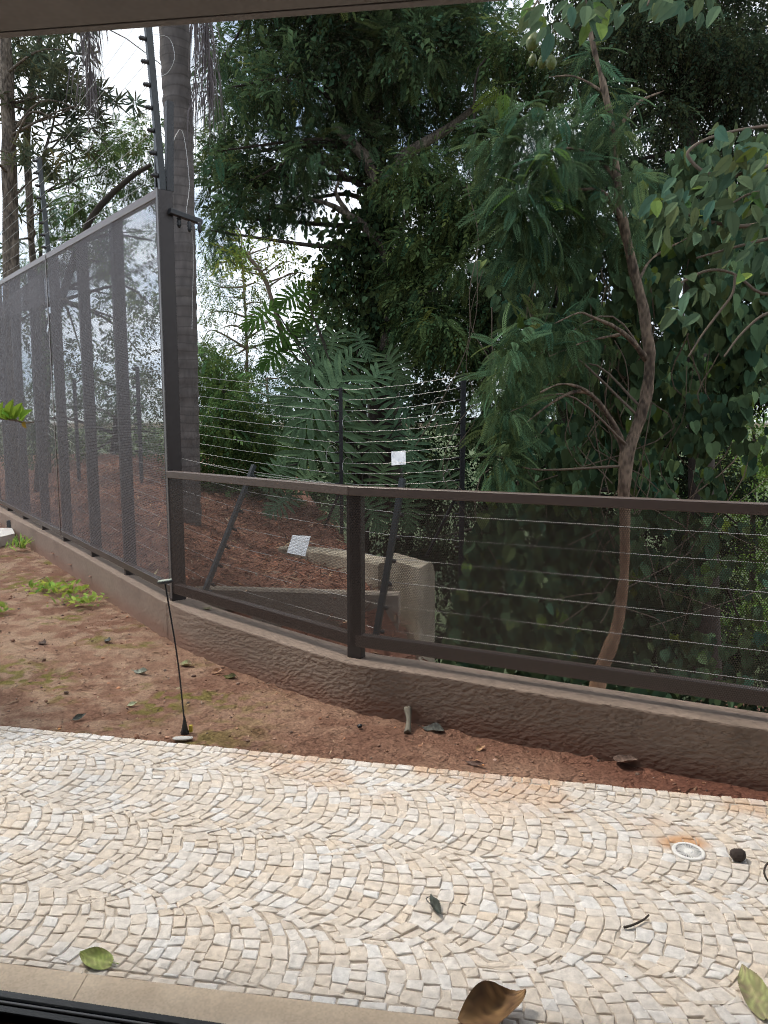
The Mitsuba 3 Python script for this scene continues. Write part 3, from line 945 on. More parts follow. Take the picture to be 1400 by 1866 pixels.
def make_split_leaf(seed):
    """A big leaf cut nearly to its midrib into long wavy lobes."""
    r = np.random.default_rng(seed)
    q = []
    N = 9
    for s in (-1, 1):
        for i in range(N):
            t = i / (N - 1)
            y0 = .02 + .80 * t
            a = math.radians(132 - 112 * t + r.normal(0, 3))
            L = (.30 + .36 * math.sin(math.pi * (.18 + .72 * t))) * r.uniform(.9, 1.08) * (1 - .28 * t)
            d = np.array([s * math.sin(a), math.cos(a), 0])
            pz = np.array([-d[1], d[0], 0])
            hw = .042
            drop = lambda k: -.30 * (k * L) ** 2 * 1.6 - .10 * (y0 + k * L * d[1]) ** 2
            rows = []
            for k, wd_ in ((0, .050), (.35, hw * .95), (.62, hw * 1.25), (.85, hw * .8), (1, 0.004)):
                c = np.array([0, y0, 0]) + d * k * L
                z = drop(k) + .05 * k
                for e in (-1, 0, 1):
                    p = c + pz * wd_ * e
                    rows.append([p[0], p[1], z + (-.018 if e == 0 else .012) + r.normal(0, .004)])
            f = []
            for k in range(4):
                for e in range(2):
                    b = k * 3 + e
                    f += [[b, b + 3, b + 4], [b, b + 4, b + 1]]
            q.append((np.array(rows), np.array(f)))
    ts = np.linspace(-.02, .86, 5)
    mid = np.array([[x, t, -.10 * t * t + .004] for t in ts for x in (-.05 * (1.15 - t), .05 * (1.15 - t))])
    q.append((mid, np.array([[2 * i + a for a in tri] for i in range(4) for tri in ([0, 1, 3], [0, 3, 2])])))
    tip = np.array([[-.035, .83, -.07], [.035, .83, -.07], [.04, .93, -.09], [0, 1.08, -.13], [-.04, .93, -.09]])
    q.append((tip, np.array([[0, 1, 2], [0, 2, 4], [4, 2, 3]])))
    return tcat(*q)


SPLIT = [make_split_leaf(s) for s in (1, 2, 3)]


GAIN = 1.85


def rcol(n, base, var=.25, hue=.12):
    b = np.asarray(base, float) * GAIN
    k = rng.lognormal(0, var, (n, 1))
    h = rng.normal(0, hue, (n, 1))
    c = b * k * np.hstack([1 + h, 1 + 0 * h, 1 - h])
    return np.clip(c, 0.004, .6)


def ball(c, r, n, shell=.5, squash=.8):
    d = nrm(rng.normal(size=(n, 3)))
    rr = rng.random(n) ** shell
    return np.asarray(c) + d * rr[:, None] * np.asarray([r, r, r * squash]), d


def clump_leaves(tpls, c, r, n, size, base, droop=.4, var=.28, squash=.8, shell=.5, upn=1.0, hue=.12):
    pos, d = ball(c, r, n, shell, squash)
    y = nrm(d + rng.normal(0, .55, (n, 3)) + [0, 0, -droop])
    nn = nrm(rng.normal(0, .45, (n, 3)) + [0, -.25, upn])
    col = rcol(n, base, var, hue)
    s = size * rng.uniform(.7, 1.25, n)
    out, cut_ = [], rng.integers(0, len(tpls), n)
    for k, t in enumerate(tpls):
        m = cut_ == k
        if m.any():
            out.append(scatter(t, pos[m], y[m], nn[m], s[m], col[m]))
    return out


def px_clumps(lst, Y, dens, tpls, size, base, dY=.8, **kw):
    """lst: (px, py, radius in px) as the photograph shows the clumps; each gets its own depth about Y."""
    parts, cs = [], []
    for e in lst:
        px, py, rp_ = e[:3]
        y = Y + rng.uniform(-dY, dY) + (e[3] if len(e) > 3 else 0)
        r = rp_ * y / F
        c = at(px, py, y)
        cs.append((c, r))
        n = max(int(dens * (rp_ / 50.0) ** 2), 4)
        b = np.asarray(base) * rng.uniform(.8, 1.2)
        parts += clump_leaves(tpls, c, r, n, size, b, **kw)
    return parts, cs


def leaves_to(key, parts, bsdf='leaf', label=None, kind='stuff'):
    v, f, c = join(parts)
    scene[key] = mikit.ply((v, f), bsdf, color=c)
    say(key, label, kind=kind)


def limb(key, pts, radii, bsdf='tree_bark', n=20, sides=8, rough=.0, seed=0):
    q = smooth_path(np.column_stack([pts, radii]), n)
    m = tube(q[:, :3], np.maximum(q[:, 3], .003), sides)
    if rough:
        v = np.array(m.vertices)
        nn = np.array(m.vertex_normals)
        v = v + nn * ((meshkit.fbm(v * [14, 14, 6], 3, seed) - .5) * rough * 2)[:, None]
        m = trimesh.Trimesh(v, m.faces, process=False)
    scene[key] = mikit.ply(m, bsdf, smooth=True)
    return q


def pxl(Y, *pts):                                         # pixel points -> world, with radii in pixels
    p = np.array([at(a, b, Y + (e[0] if e else 0)) for a, b, r, *e in pts])
    return p, np.array([r * Y / F for a, b, r, *e in pts])


def branches(tree, node_pts, cs, r0, bsdf='dark_bark', name='limb', frac=.6):
    """Limbs from the nearest of the trunk's points to every clump."""
    node_pts = np.asarray(node_pts)
    for c, r in cs:
        if rng.random() > frac:
            continue
        d = np.linalg.norm(node_pts - c, axis=1) + 1.2 * np.maximum(node_pts[:, 2] - c[2], 0)
        a = node_pts[d.argmin()]
        m = a * .5 + c * .5 + rng.normal(0, .12, 3) * np.linalg.norm(c - a) + [0, 0, .10 * np.linalg.norm(c - a)]
        q = smooth_path(np.column_stack([[a, m, c], [r0, r0 * .6, r0 * .25]]), 10)
        scene[child(tree, name)] = mikit.ply(tube(q[:, :3], q[:, 3], 6), bsdf, smooth=True)


# ------------------------------------------------------------------ palm
tp, tr = pxl(8.6, (313, -420, 26), (318, 40, 25), (326, 240, 24), (332, 420, 22.5), (337, 600, 22), (341, 780, 21.5), (344, 960, 23))
q = smooth_path(np.column_stack([tp, tr]), 150)
q[:, 3] *= 1 + .03 * np.sin(np.arange(150) * 1.7) + rng.normal(0, .012, 150)
pm = tube(q[:, :3], q[:, 3], 28)
pv_ = np.array(pm.vertices)
pv_ += np.array(pm.vertex_normals) * ((meshkit.fbm(pv_ * [4, 4, 9], 4, 2) - .5) * .03)[:, None]
scene['palm_tree__trunk'] = mikit.ply(trimesh.Trimesh(pv_, pm.faces, process=False), 'palm_bark', smooth=True)
top = at(313, -420, 8.6)
for i in range(9):                                       # live fronds high above
    a = i * 2.4
    e = np.array([math.cos(a), math.sin(a), 0])
    pts = smooth_path([top, top + e * .9 + [0, 0, .7], top + e * 2.0 + [0, 0, .5], top + e * 2.8 + [0, 0, -.6]], 14)
    n = 120
    t = rng.random(n)
    pos = np.array([pts[int(x * 13)] for x in t])
    side = np.where(rng.random(n) < .5, -1, 1)[:, None] * np.cross(e, [0, 0, 1])
    v, f, c = join([scatter(LANCE, pos, side + e * .5 + [0, 0, -.6], np.tile([0, 0, 1.], (n, 1)), rng.uniform(.4, .7, n), rcol(n, (.05, .075, .03)))])
    scene[child('palm_tree', 'frond')] = mikit.ply((v, f), 'leaf', color=c)


def dry_frond(pts, n, length, spread):
    p = smooth_path(pts, 40)
    parts = [tube(p, np.linspace(.022, .006, 40), 6)]
    vv, ff, at_ = [], [], 0
    for i in range(n):
        k = rng.integers(8, 40)
        b = p[k]
        s = rng.normal(0, spread, 2)
        l = length * rng.uniform(.5, 1.1)
        m = b + [s[0] * .7, s[1] * .7, -.25 * l]
        e = b + [s[0], s[1], -l]
        w = rng.uniform(.0035, .008)
        a = rng.uniform(0, np.pi)
        x = np.array([math.cos(a), math.sin(a), 0]) * w
        vv.append(np.array([b - x * .6, b + x * .6, m + x, m - x, e]))
        ff.append(np.array([[0, 1, 2], [0, 2, 3], [3, 2, 4]]) + at_)
        at_ += 5
    tb = parts[0]
    v = np.vstack([tb.vertices, *vv])
    f = np.vstack([tb.faces, np.vstack(ff) + len(tb.vertices)])
    c = np.tile(np.array([[.13, .11, .115]]), (len(v), 1)) * np.repeat(rng.uniform(.6, 1.4, (len(v), 1)), 3, 1)
    scene[child('palm_tree', 'dry_frond')] = mikit.ply((v, f), 'painted_bits', color=c)


dry_frond([top, at(345, -250, 8.5), at(368, -60, 8.4), at(378, 60, 8.4), at(384, 170, 8.4)], 330, .62, .09)
dry_frond([top, at(345, -230, 8.3), at(352, -40, 8.2), at(356, 80, 8.2), at(357, 200, 8.2)], 140, .70, .05)
dry_frond([top, at(225, -300, 8.9), at(172, -90, 9.0), at(162, 50, 9.0), at(166, 165, 9.0)], 330, .66, .10)
dry_frond([top, at(250, -300, 8.9), at(196, -120, 8.9), at(188, -20, 8.9), at(186, 20, 8.9)], 60, .5, .05)
say('palm_tree', 'tall palm with ringed grey trunk and dry hanging fronds, just behind the screen corner', 'palm tree')
say('palm_tree__dry_frond', 'dry brown frond hanging straight down')

# ------------------------------------------------------------------ trees behind the tall screen
GM = (.060, .085, .035)


def tree(key, label, trunk, Y, tr_bsdf, clumps, dens, tpls, size, base, frac=.6, r0=.05, leafkind='leaf', nn=24, rough=.02, catg='tree', **kw):
    p, r = pxl(Y, *trunk)
    q = limb(key + '__trunk', p, r, tr_bsdf, nn, 10, rough, len(scene) % 17)
    parts, cs = px_clumps(clumps, Y, dens, tpls, size, base, **kw)
    leaves_to(key + '__crown', parts, leafkind)
    branches(key, q[len(q) // 3:, :3], cs, r0, tr_bsdf, frac=frac)
    say(key, label, catg)
    return q


tree('tree', 'leaning thick trunk at the left edge with long narrow leaves above the screen', [(30, 1000, 17), (24, 700, 15), (20, 480, 14), (17, 300, 12), (14, 180, 11), (10, 60, 9), (4, -150, 6)], 11.2, 'tree_bark',
     [(30, 110, 44), (60, 160, 44), (20, 200, 30), (20, 85, 40), (75, 100, 40), (110, 130, 36), (70, 290, 36), (160, 190, 26), (140, 160, 30), (90, 180, 42), (130, 215, 36), (60, 240, 30), (150, 260, 34), (30, 300, 22), (110, 310, 26), (190, 170, 12), (215, 195, 22), (245, 190, 16), (180, 215, 16),
      (40, -20, 70), (110, 20, 60), (160, 100, 20)], 30, [ROSETTE], .21, (.052, .062, .038), frac=.8, r0=.022, droop=.1, var=.25, upn=.6)
tree('tree_001', 'slim forked trunk second from the left edge, behind the screen top', [(85, 960, 7), (72, 640, 6), (58, 450, 6), (52, 330, 6), (50, 210, 6), (70, 90, 5), (90, -60, 4)], 12.6, 'tree_bark',
     [(40, 400, 24), (15, 440, 26), (150, 130, 26), (60, 60, 40), (15, 160, 20), (100, 380, 22)], 15, [ROSETTE], .18, (.056, .070, .040), frac=.8, r0=.03, droop=.1, upn=.6)
tree('tree_002', 'thin dark stems with fine green leaves rising behind the screen', [(92, 900, 4), (80, 600, 4), (74, 450, 3), (78, 300, 3), (96, 230, 2)], 15, 'dark_bark',
     [(220, 250, 36), (190, 300, 36), (250, 250, 30), (262, 225, 22), (150, 360, 36), (230, 330, 30), (110, 420, 34), (265, 290, 24), (190, 380, 26), (130, 300, 20), (285, 260, 18), (60, 470, 30), (15, 490, 26), (180, 260, 30), (210, 430, 36), (160, 440, 34), (270, 340, 30), (100, 470, 34), (130, 380, 34), (60, 350, 24), (200, 480, 30), (300, 420, 24), (390, 250, 26), (375, 300, 24), (400, 200, 18)], 190, [SPRAY, FEATHER], .25, (.060, .090, .034), frac=.9, r0=.02, var=.35)
tree('tree_003', 'slanting dark tree whose branch shows through the tall screen', [(70, 900, 9), (90, 640, 8), (120, 520, 7), (165, 400, 5.5), (230, 330, 4.5), (275, 300, 3)], 13, 'dark_bark',
     [(225, 480, 30), (255, 520, 34), (235, 590, 36), (170, 600, 26), (130, 560, 22), (260, 650, 30), (180, 470, 22), (285, 440, 20), (215, 540, 40), (280, 560, 36), (150, 650, 40), (60, 560, 40), (20, 600, 40), (100, 650, 30)], 90, [SPRAY, SPRAY_B], .30, (.055, .080, .036), frac=.8, r0=.035)
tree('tree_004', 'dark bushy tree low behind the tall screen', [(205, 860, 8), (215, 760, 7), (225, 660, 5)], 15.5, 'dark_bark',
     [(225, 690, 50), (180, 730, 46), (270, 720, 46), (135, 700, 40), (240, 790, 50), (180, 800, 50), (290, 790, 44), (120, 780, 44), (270, 840, 34), (140, 840, 30), (60, 740, 50), (20, 780, 50), (60, 830, 40), (20, 690, 40)], 110, [SPRAY, SPRAY_B], .34, (.045, .075, .030), frac=.5, r0=.04)

# hedge and light trees right of the palm
tree('bush', 'tall feathery green bush at the palm foot, behind the wire fence', [(400, 905, 8), (405, 820, 6), (410, 720, 4)], 12.4, 'dark_bark',
     [(380, 655, 30), (405, 680, 34), (375, 720, 44), (425, 720, 40), (450, 755, 38), (395, 775, 50), (440, 800, 48), (475, 800, 36), (490, 840, 36), (385, 840, 50), (440, 860, 48), (500, 880, 40), (400, 900, 44), (460, 910, 40), (340, 700, 34), (340, 800, 40), (345, 870, 40), (520, 930, 36), (360, 640, 30), (460, 840, 44), (410, 690, 34)], 230, [SPRAY, FEATHER_FINE, SPRAY_B], .26, (.062, .098, .034), frac=.3, r0=.03, droop=.7, var=.4, catg='bush')
tree('tree_005', 'pale thin leaved tree far off, right of the palm trunk', [(452, 800, 3.2), (450, 640, 2.6), (446, 540, 2.0), (440, 470, 1.5)], 26, 'twig_bark',
     [(385, 500, 26), (400, 540, 28), (380, 570, 24), (430, 560, 24), (455, 530, 26), (400, 600, 24), (440, 600, 22), (380, 470, 22), (475, 570, 20), (430, 510, 18), (470, 610, 24), (415, 640, 22), (450, 660, 18), (395, 450, 24), (420, 470, 26), (500, 610, 24), (370, 620, 26), (520, 650, 26), (480, 650, 26), (370, 440, 20), (480, 520, 20), (400, 650, 36), (440, 690, 36), (540, 600, 30), (390, 520, 30), (370, 380, 24), (500, 560, 26)], 190, [SPRAY], .30, (.070, .095, .042), frac=.9, r0=.04, var=.4)
tree('tree_006', 'small pale tree low in the sky gap beside the hedge', [(500, 830, 3), (490, 740, 2.5), (485, 690, 2)], 30, 'twig_bark',
     [(455, 720, 26), (490, 730, 30), (480, 690, 24), (510, 700, 22), (500, 760, 34), (470, 770, 34), (530, 740, 26), (520, 790, 40), (560, 760, 40), (430, 760, 40), (400, 740, 40), (360, 760, 40), (450, 800, 50), (540, 690, 30), (440, 700, 36), (490, 670, 30), (530, 660, 30), (380, 690, 36)], 150, [SPRAY], .42, (.045, .072, .045), frac=.5, r0=.04)
tree('tree_007', 'yellow green leaved branch hanging in front of the sky, left of centre', [(520, 640, 5), (500, 560, 4), (478, 500, 3.5), (450, 465, 2.5)], 12, 'twig_bark',
     [(437, 445, 16), (452, 452, 16), (470, 478, 18), (490, 470, 16), (462, 500, 12), (520, 460, 16), (540, 480, 16), (505, 445, 16), (420, 470, 18), (445, 490, 18), (560, 500, 22), (540, 520, 20)], 130, [SPRAY], .22, (.10, .13, .03), frac=.9, r0=.015, var=.35)

# ------------------------------------------------------------------ the big tree in the middle with ivy round its trunk
YM = 13.4
q = tree('shade_tree', 'large dark tree in the middle with an ivy wrapped trunk', [(705, 940, 34), (700, 760, 30), (695, 620, 28), (690, 500, 24), (686, 400, 20), (690, 320, 18), (680, 250, 14), (690, 120, 10), (700, -60, 6)], YM, 'dark_bark',
     [(440, 85, 44), (500, 70, 50), (455, 150, 44), (520, 150, 56), (590, 90, 60), (600, 170, 60), (670, 100, 64), (690, 190, 60), (750, 90, 64), (770, 180, 60), (830, 100, 60), (850, 190, 54), (430, 205, 30),
      (480, 215, 34), (545, 235, 44), (610, 245, 46), (660, 250, 40), (735, 250, 40), (800, 250, 44), (560, 40, 60), (680, 30, 70), (800, 30, 70), (880, 60, 60), (480, 275, 34), (520, 300, 34), (430, 300, 28), (455, 330, 36), (500, 345, 34), (550, 345, 34),
      (575, 315, 28), (410, 345, 24), (430, 380, 28), (475, 385, 26), (395, 275, 16), (405, 395, 18), (385, 420, 18), (520, 380, 22), (500, 420, 14), (410, 440, 18), (410, 100, 26), (415, 160, 26), (405, 240, 24), (395, 330, 26), (420, 290, 34), (460, 300, 36), (560, 280, 40), (620, -60, 120), (800, -80, 130), (480, -20, 60)],
     135, [FEATHER, SPRAY], .40, (.040, .064, .031), frac=.5, r0=.06, dY=1.3, var=.3, droop=.45)
for pts in ([(690, 335, 13), (668, 290, 11), (645, 265, 9), (610, 230, 6)], [(697, 330, 12), (730, 290, 11), (770, 262, 9), (830, 225, 7), (880, 180, 4)],
            [(700, 640, 9), (708, 560, 9), (705, 490, 9), (696, 450, 9), (660, 410, 8), (635, 392, 6), (600, 372, 4), (560, 362, 3)], [(640, 395, 5), (622, 370, 4), (612, 350, 3), (618, 330, 2)], [(700, 470, 6), (740, 395, 4), (752, 330, 3)]):
    p, r = pxl(YM - .55, *pts)
    limb(child('shade_tree', 'limb'), p, r, 'tree_bark', 18, 8, .012)
say('shade_tree__limb', 'forked dark limb')
# ivy column: small leaves hanging round the trunk
parts = []
for i in range(70):
    t = rng.random()
    py = 300 + 380 * t
    cx = 690 - 40 * max(0, (py - 420) / 260) * rng.random() + rng.normal(0, 10)
    c = at(cx + rng.normal(0, 16 + 26 * t), py, YM - .3 + rng.normal(0, .3))
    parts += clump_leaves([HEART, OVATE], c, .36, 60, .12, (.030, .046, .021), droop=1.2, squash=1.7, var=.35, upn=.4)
for i in range(30):
    c = at(640 + rng.normal(0, 34), 540 + rng.normal(0, 60), YM - .4)
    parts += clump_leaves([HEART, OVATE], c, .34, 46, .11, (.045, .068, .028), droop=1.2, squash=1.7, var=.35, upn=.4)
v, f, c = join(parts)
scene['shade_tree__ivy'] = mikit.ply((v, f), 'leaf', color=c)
say('shade_tree__ivy', 'ivy hanging dark round the trunk', kind='stuff')

# second row: middle right of the ivy tree
tree('tree_008', 'mid green tree with hanging creepers right of the ivy wrapped trunk', [(880, 950, 10), (888, 700, 9), (892, 560, 8), (890, 440, 7), (870, 340, 5)], 11.9, 'dark_bark',
     [(790, 360, 36), (840, 340, 40), (810, 420, 40), (870, 400, 36), (780, 480, 34), (840, 490, 44), (800, 545, 36), (860, 560, 40), (770, 570, 26), (820, 620, 40), (780, 640, 30), (870, 650, 36), (740, 440, 18), (900, 330, 40), (910, 480, 36), (880, 250, 44), (930, 180, 50), (930, 90, 50), (1000, 120, 60), (745, 350, 30), (760, 420, 34), (730, 520, 30), (745, 600, 34), (830, 700, 40), (870, 760, 40), (910, 560, 40), (930, 420, 40), (760, 300, 36), (700, 330, 18), (790, 320, 40), (830, 400, 44), (780, 440, 44), (740, 480, 40), (800, 590, 44), (860, 620, 44), (890, 540, 40), (760, 540, 40), (920, 620, 36)],
     260, [SPRAY, FEATHER_FINE], .30, (.052, .078, .031), frac=.4, r0=.03, droop=.9, var=.35, dY=.6)
# dark mass on the right
tree('tree_009', 'dense dark tree filling the upper right corner', [(1290, 1250, 26), (1280, 900, 24), (1270, 600, 20), (1260, 350, 16), (1250, 100, 10)], 9.8, 'dark_bark',
     [(1080, 60, 60), (1150, 90, 60), (1200, 30, 70), (1290, 60, 80), (1370, 60, 80), (1250, 140, 70), (1340, 160, 76), (1200, 210, 54), (1270, 240, 70), (1370, 260, 70), (1180, 290, 50), (1240, 330, 60), (1320, 340, 70), (1390, 360, 60), (1090, 180, 40), (1060, 240, 36),
      (1200, 420, 60), (1280, 440, 70), (1370, 450, 70), (1050, 130, 40), (1120, -60, 120), (1300, -80, 140), (1420, 100, 80), (1440, 300, 90), (1130, 300, 40), (1090, 260, 44), (1120, 400, 50), (1060, 330, 50), (1150, 470, 50), (1070, 420, 50), (1110, 130, 44), (1160, 160, 40), (1230, 60, 60), (1310, 110, 60), (1130, 230, 30), (1180, 350, 40), (1390, 150, 60)],
     190, [SPRAY, SPRAY_B], .24, (.029, .042, .023), frac=.4, r0=.06, droop=.8, var=.35, dY=.7)
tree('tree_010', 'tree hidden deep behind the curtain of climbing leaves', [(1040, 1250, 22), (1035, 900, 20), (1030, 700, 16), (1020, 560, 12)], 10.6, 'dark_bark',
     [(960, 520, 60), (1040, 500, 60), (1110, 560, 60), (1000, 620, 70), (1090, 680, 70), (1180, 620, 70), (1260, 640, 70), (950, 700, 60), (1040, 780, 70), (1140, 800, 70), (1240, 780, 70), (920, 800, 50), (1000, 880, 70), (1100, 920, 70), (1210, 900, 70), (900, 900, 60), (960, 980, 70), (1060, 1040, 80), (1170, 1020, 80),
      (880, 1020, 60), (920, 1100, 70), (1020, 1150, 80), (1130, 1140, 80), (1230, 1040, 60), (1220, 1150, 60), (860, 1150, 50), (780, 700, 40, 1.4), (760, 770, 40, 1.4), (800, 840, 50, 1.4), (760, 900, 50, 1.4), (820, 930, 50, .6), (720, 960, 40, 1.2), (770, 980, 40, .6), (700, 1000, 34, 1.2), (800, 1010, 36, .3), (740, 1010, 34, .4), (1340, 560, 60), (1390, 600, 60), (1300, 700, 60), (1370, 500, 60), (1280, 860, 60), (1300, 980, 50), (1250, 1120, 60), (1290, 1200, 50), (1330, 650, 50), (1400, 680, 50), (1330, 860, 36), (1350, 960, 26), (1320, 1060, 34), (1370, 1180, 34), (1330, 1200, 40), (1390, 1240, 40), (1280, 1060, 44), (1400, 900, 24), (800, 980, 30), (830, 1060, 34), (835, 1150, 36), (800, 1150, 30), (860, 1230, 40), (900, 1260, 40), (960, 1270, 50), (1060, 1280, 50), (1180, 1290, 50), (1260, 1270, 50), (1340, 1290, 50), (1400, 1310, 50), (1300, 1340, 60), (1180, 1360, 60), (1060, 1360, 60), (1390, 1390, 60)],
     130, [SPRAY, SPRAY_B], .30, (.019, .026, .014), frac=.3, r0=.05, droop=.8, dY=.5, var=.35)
tree('tree_011', 'sunlit yellow green tree seen through the gap at the right edge', [(1370, 1300, 5), (1372, 1000, 5), (1375, 800, 4)], 15, 'dark_bark',
     [(1330, 700, 40), (1385, 720, 44), (1340, 790, 40), (1390, 830, 44), (1345, 880, 40), (1395, 930, 44), (1340, 960, 36), (1385, 1010, 40), (1340, 1050, 34), (1380, 1100, 30), (1300, 1120, 20), (1350, 1160, 22), (1420, 850, 50), (1430, 1000, 60), (1300, 1000, 50), (1310, 880, 50), (1390, 1150, 50), (1330, 1100, 50), (1410, 1240, 60), (1340, 1220, 50), (1290, 1240, 50), (1450, 1100, 60), (1460, 800, 70)], 120, [SPRAY], .32, (.075, .12, .030), frac=.4, r0=.03, var=.4)
tree('tree_012', 'far row of tree crowns low behind the split leaved plant', [(640, 860, 6), (640, 760, 5)], 24, 'dark_bark',
     [(600, 600, 44), (640, 640, 50), (560, 660, 40), (600, 700, 50), (660, 720, 60), (540, 740, 40), (560, 800, 60), (640, 800, 70), (720, 800, 70), (800, 820, 60), (700, 660, 50), (760, 690, 50), (620, 880, 70), (720, 880, 70), (560, 880, 60), (640, 560, 40), (600, 540, 34), (680, 600, 50), (740, 560, 44), (620, 500, 30), (780, 600, 50)], 110, [SPRAY], .55, (.036, .055, .026), frac=.3, r0=.05, var=.35)

# ------------------------------------------------------------------ tree with the bent brown trunk and feathery leaves
YB = 6.1
KB = 'feathery_tree'
p, r = pxl(YB, (1078, 1640, 20), (1084, 1330, 18), (1086, 1262, 17), (1108, 1190, 14.8), (1128, 1130, 12.6), (1138, 1040, 11.1), (1138, 950, 10.7), (1138, 880, 12.6), (1142, 832, 14.1), (1162, 775, 11.1), (1180, 705, 11.5), (1183, 645, 11.1), (1172, 560, 10.0), (1152, 480, 9.6), (1134, 400, 9.6), (1124, 330, 8.1), (1118, 250, 6.3), (1104, 170, 5.5), (1084, 95, 4.4), (1068, 10, 3.7), (1050, -150, 3.0))
trk = limb(KB + '__trunk', p, r * .86, 'pale_bark', 90, 14, .018, 3)
for pts in ([(1142, 845, 12), (1128, 792, 10), (1098, 742, 9, -.1), (1072, 716, 8, -.2), (1040, 716, 6, -.3), (1000, 738, 5, -.35), (960, 770, 3, -.4)],
            [(1072, 716, 6, -.2), (1055, 705, 5, -.3), (1020, 700, 4, -.4), (985, 715, 3, -.5)],
            [(1178, 655, 10), (1152, 622, 8, -.1), (1120, 596, 7, -.2), (1080, 578, 6, -.3), (1055, 570, 4.5, -.3), (1010, 590, 3, -.4)],
            [(1130, 610, 5, -.1), (1100, 615, 4, -.2), (1060, 625, 3, -.3), (1000, 650, 2, -.4)],
            [(1136, 405, 11), (1100, 352, 8, -.1), (1060, 345, 6, -.2), (1000, 350, 4, -.3)], [(1124, 330, 8), (1090, 290, 6), (1040, 270, 4, -.2), (980, 280, 3, -.2)],
            [(1118, 250, 7), (1160, 190, 5, .1), (1210, 165, 3, .2)], [(1104, 170, 5), (1050, 140, 4), (1000, 140, 3)], [(1160, 520, 5), (1190, 470, 4, .2), (1260, 430, 2, .3)]):
    p, r = pxl(YB, *pts)
    r = r * np.linspace(.6, .30, len(r))
    limb(child(KB, 'branch'), p, r, 'pale_bark', 22, 8, .008)
up_cl = [(930, 300, 38), (975, 270, 40), (1015, 300, 42), (1055, 285, 38), (940, 350, 40), (985, 345, 44), (1030, 350, 44), (1075, 330, 34), (915, 390, 34), (960, 400, 42), (1000, 405, 42), (1045, 395, 38), (930, 435, 34), (975, 445, 36), (1010, 450, 28), (890, 350, 26), (1070, 300, 30), (900, 250, 40), (960, 210, 36), (1105, 350, 26), (1120, 270, 26), (1095, 220, 28), (1130, 430, 20), (1150, 330, 26), (1080, 170, 30), (1130, 180, 26), (1075, 110, 28), (1060, 400, 34), (1090, 400, 26), (1040, 240, 36), (1000, 220, 36), (1120, 230, 26), (1165, 400, 22), (1010, 480, 32), (950, 480, 32)]
lo_cl = [(1010, 590, 36), (960, 600, 34), (1045, 610, 30), (925, 640, 36), (970, 655, 40), (1010, 650, 34), (915, 690, 34), (950, 700, 40), (985, 710, 34), (905, 735, 30), (930, 750, 36), (960, 765, 30), (908, 780, 34), (935, 800, 36), (905, 830, 30), (925, 850, 28), (915, 870, 26), (1095, 620, 26), (1060, 660, 30)]
parts, cs = px_clumps(up_cl, YB + .1, 70, [FEATHER, FEATHER_FINE], .22, (.050, .082, .042), dY=.5, droop=.75, var=.3, upn=1.0)
parts2, cs2 = px_clumps(lo_cl, YB + .1, 74, [FEATHER, FEATHER_FINE], .20, (.064, .102, .050), dY=.45, droop=.7, var=.28, upn=1.0)
parts3, _ = px_clumps([(980, 285, 22), (1000, 270, 16), (960, 385, 18), (985, 360, 14), (920, 165, 16), (955, 345, 14)], YB - .3, 14, [FEATHER], .26, (.075, .12, .028), dY=.2, droop=.9)
leaves_to(KB + '__crown', parts + parts2 + parts3)
branches(KB, trk[:60, :3], cs2[::2], .012, 'twig_bark', 'branch', .5)
say(KB, 'tree with a bent brown trunk and drooping feathery leaves, right of centre', 'tree')

# ------------------------------------------------------------------ curtain of climbing heart shaped leaves
KV = 'climbing_vine'
YV = 7.3
poly = Polygon([(850, 480), (940, 450), (1040, 470), (1120, 400), (1165, 300), (1240, 270), (1420, 230), (1420, 700), (1345, 790), (1320, 900), (1290, 1080), (1300, 1200), (1260, 1300), (800, 1300), (830, 1080), (880, 900), (960, 760), (930, 600)])
spots = []
while len(spots) < 5400:
    a = rng.uniform(790, 1420)
    b = rng.uniform(230, 1300)
    if (poly.contains(Point(a, b)) or (a > 1230 and b > 640 and rng.random() < .34 * (1 - (a - 1230) / 260))) and meshkit.noise(np.array([a / 46.0, b / 75.0, 1.]), 5) > .30:
        spots.append((a, b))
spots = np.array(spots)
dep = YV + .85 * (meshkit.noise(np.column_stack([spots[:, 0] / 55, spots[:, 1] / 160, 0 * spots[:, 0]]), 9) - .5) * 2 + rng.normal(0, .12, len(spots)) + .0006 * (spots[:, 1] - 800)
dep += np.where(meshkit.noise(np.column_stack([spots[:, 0] / 60, spots[:, 1] / 110, 0 * spots[:, 0]]), 19) > .62, .5, 0)
pos = np.array([at(a, b, d) for (a, b), d in zip(spots, dep)])
n = len(pos)
y = nrm(np.column_stack([rng.normal(0, .35, n), rng.normal(-.25, .2, n), -np.ones(n)]))
nn = nrm(np.column_stack([rng.normal(0, .45, n), -np.ones(n), rng.normal(.45, .3, n)]))
col = rcol(n, (.037, .060, .031), .40, .12)
bright = rng.random(n) < .025
col[bright] = rcol(int(bright.sum()), (.08, .12, .028), .2)
size = rng.uniform(.085, .165, n)
near_i = np.argsort(-size / dep)[:260]
mask = np.zeros(n, bool)
mask[near_i] = True
for i in near_i:
    v, f, c = scatter(HEART, pos[i:i + 1], y[i:i + 1], nn[i:i + 1], size[i:i + 1], col[i:i + 1])
    scene[child(KV, 'leaf')] = mikit.ply((v, f), 'leaf_gloss', color=c)
leaves_to(KV + '__foliage', [scatter(HEART, pos[~mask], y[~mask], nn[~mask], size[~mask], col[~mask])], 'leaf_gloss')
for i in range(30):
    a, b = rng.uniform(850, 1400), rng.uniform(330, 700)
    pts = [at(a + rng.normal(0, 14) * k, b + 95 * k, YV + rng.normal(-.1, .1)) for k in range(6)]
    scene[child(KV, 'stem')] = mikit.ply(tube(smooth_path(pts, 20), rng.uniform(.003, .007), 5), 'twig_bark', smooth=True)
